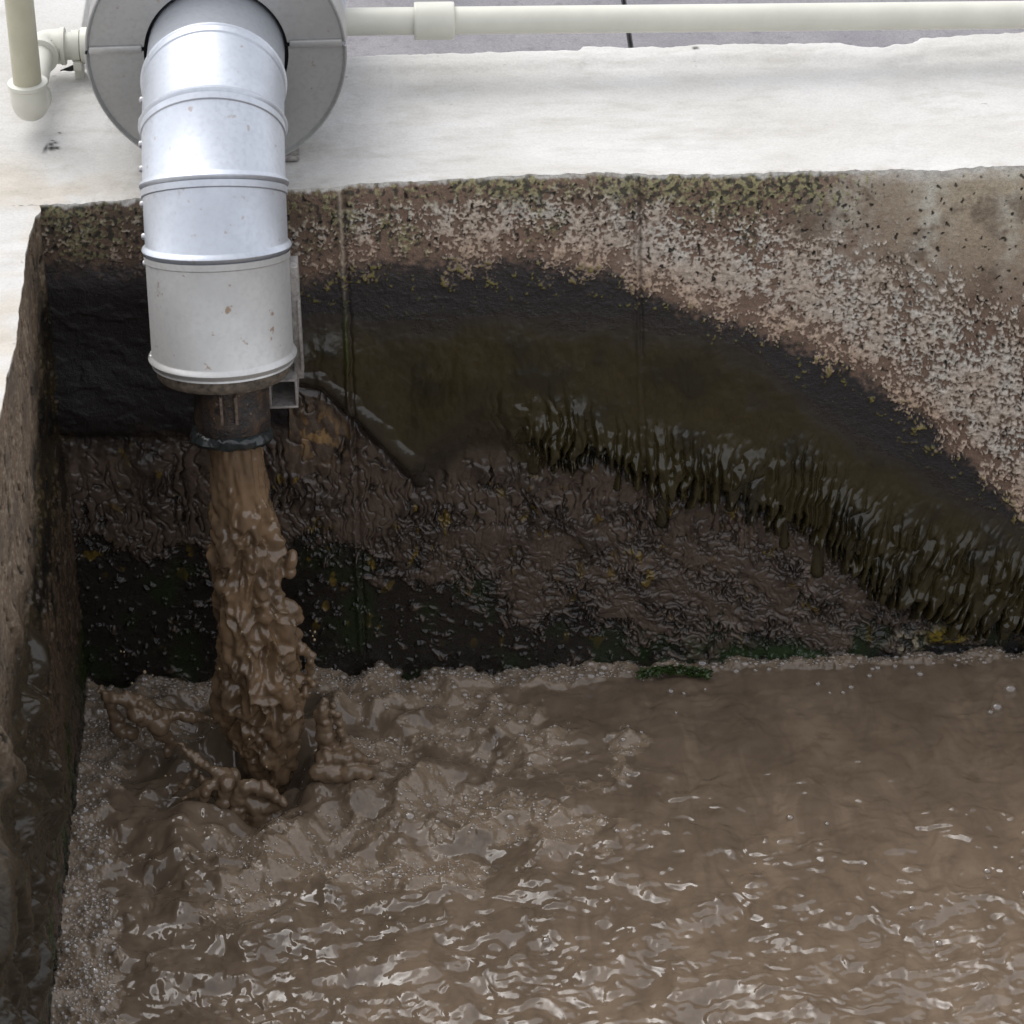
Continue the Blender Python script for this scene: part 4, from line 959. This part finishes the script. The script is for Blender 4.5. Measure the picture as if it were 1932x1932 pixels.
splash([([(186, 1296, 4), (200, 1318, 8), (213, 1345, 11), (225, 1372, 12), (250, 1388, 12)], .06, 24), ([(200, 1312, 8), (240, 1322, 12), (285, 1338, 14), (310, 1352, 13), (345, 1350, 10), (385, 1355, 7), (440, 1360, 6)], .03, 44), ([(255, 1345, 15), (300, 1370, 17), (322, 1400, 10), (318, 1425, 6)], .02, 20)],
       'low sheet of foaming mud water thrown toward the left wall', 37)

# droplets in the air
bm = bmesh.new(); bmesh.ops.create_icosphere(bm, subdivisions=2, radius=1.0); drop_me = bm_mesh('droplet', bm, M_DROP)
DR = [(273, 1268, 6, .1), (249, 1289, 4, .1), (228, 1229, 3, .1), (234, 1230, 3, .1), (288, 1274, 3, .1), (594, 1192, 4, .1), (593, 1207, 5, .1), (590, 1200, 3, .1), (368, 1425, 5, -.03), (355, 1448, 4, -.05), (312, 1464, 4, -.05), (322, 1463, 3, -.05), (376, 1472, 5, -.06), (313, 1512, 4, -.06), (331, 1525, 5, -.06), (341, 1535, 4, -.06), (299, 1498, 5, -.06),
      (318, 1494, 3, -.06), (372, 1545, 6, -.09), (383, 1541, 5, -.09), (390, 1530, 4, -.09), (360, 1518, 4, -.08), (355, 1528, 4, -.08), (348, 1536, 3, -.08), (384, 1552, 4, -.09), (402, 1555, 7, -.10), (413, 1552, 6, -.10), (397, 1563, 5, -.1), (280, 1561, 5, -.07), (470, 1395, 3, -.1), (414, 1262, 3, -.09), (470, 1240, 3, -.09), (456, 1192, 3, -.09), (795, 1389, 3, -.03), (783, 1390, 4, -.03), (800, 1386, 3, -.03),
      (503, 1447, 3, -.1), (520, 1160, 3, -.09), (556, 1180, 2, -.09), (585, 1190, 2, .05)]
for px, py, rp, yo_ in DR:
    o = bpy.data.objects.new('droplet', drop_me); COL.objects.link(o); q_ = at(px, py, 1, IMP[1]+yo_); r_ = rp*mmpx*.62
    o.location = q_; o.scale = (r_, r_, r_*random.uniform(1, 1.5)); tag(o, 'tiny tan droplet flying off the muddy splash', 'droplet', 'droplets round the falling water')

# green weed at the waterline
rs_ = np.random.default_rng(77); bm = bmesh.new()
for k in range(420):
    px = rs_.uniform(1205, 1340); py = 1275-10*math.sin((px-1205)/135*math.pi)+rs_.uniform(-10, 6); q_ = at(px, py, 2, .012); q_[1] = min(q_[1], -.008)
    v_ = Vector(q_); a = rs_.uniform(0, 6.28); t_ = Vector((math.cos(a), math.sin(a)*.5-.3, rs_.uniform(-.1, .6)))*rs_.uniform(.008, .022); s_ = Vector((-math.sin(a), math.cos(a), 0))*.003
    vs = [bm.verts.new(p) for p in (v_-s_, v_+s_, v_+t_*.6+s_*.8, v_+t_, v_+t_*.6-s_*.8)]; bm.faces.new(vs)
wd = link('waterweed', bm_mesh('waterweed', bm, simple('wet_green_weed', (.028, .048, .012), .25, var=.5, scale=50, bs=0))); tag(wd, 'tuft of wet green weed at the waterline of the far wall', 'weed')

# ================================================================== LIGHT
SUN_EL, SUN_AZ = 57.0, 42.0          # from behind the far wall, a little to the left
w = bpy.data.worlds.new('World'); scn.world = w; w.use_nodes = True; nt = w.node_tree
bg = nt.nodes['Background']; sky = nt.nodes.new('ShaderNodeTexSky'); sky.sky_type = 'NISHITA'; sky.sun_disc = False
sky.sun_elevation = R(SUN_EL); sky.sun_rotation = R(-SUN_AZ); sky.dust_density = 3.0; sky.air_density = 1.0
bw = nt.nodes.new('ShaderNodeRGBToBW'); nt.links.new(sky.outputs[0], bw.inputs[0])
tc = nt.nodes.new('ShaderNodeTexCoord'); nz_ = nt.nodes.new('ShaderNodeTexNoise'); nz_.inputs['Scale'].default_value = 2.6; nz_.inputs['Detail'].default_value = 6; nt.links.new(tc.outputs['Generated'], nz_.inputs['Vector'])
cl = ramp(nt, nz_.outputs['Fac'], [(0.35, (1.7, 1.74, 1.86)), (0.65, (3.0, 3.0, 3.02))])
flat = mixn(nt, bw.outputs[0], (3.3, 3.3, 3.38), .5)       # an even overcast, most of the sun's glow hidden
grey = mixn(nt, flat, cl, 1.0, 'MULTIPLY'); skyc = mixn(nt, sky.outputs[0], grey, .8)
nt.links.new(skyc, bg.inputs['Color']); bg.inputs['Strength'].default_value = 0.15
sd = bpy.data.lights.new('sun', 'SUN'); sd.energy = 0.85; sd.angle = R(50); sd.color = (1.0, .965, .91)
so = bpy.data.objects.new('sun', sd); COL.objects.link(so)
sdir = Vector((-math.sin(R(SUN_AZ))*math.cos(R(SUN_EL)), math.cos(R(SUN_AZ))*math.cos(R(SUN_EL)), math.sin(R(SUN_EL))))
so.rotation_euler = (-sdir).to_track_quat('-Z', 'Y').to_euler(); so.location = (0, 0, 6)
vs_ = scn.view_settings; vs_.view_transform = 'Standard'; vs_.look = 'None'; vs_.gamma = 1.0; vs_.exposure = 0.36; vs_.use_curve_mapping = False
scn.render.engine = 'CYCLES'; scn.cycles.use_denoising = True; scn.cycles.max_bounces = 8; scn.cycles.transparent_max_bounces = 12
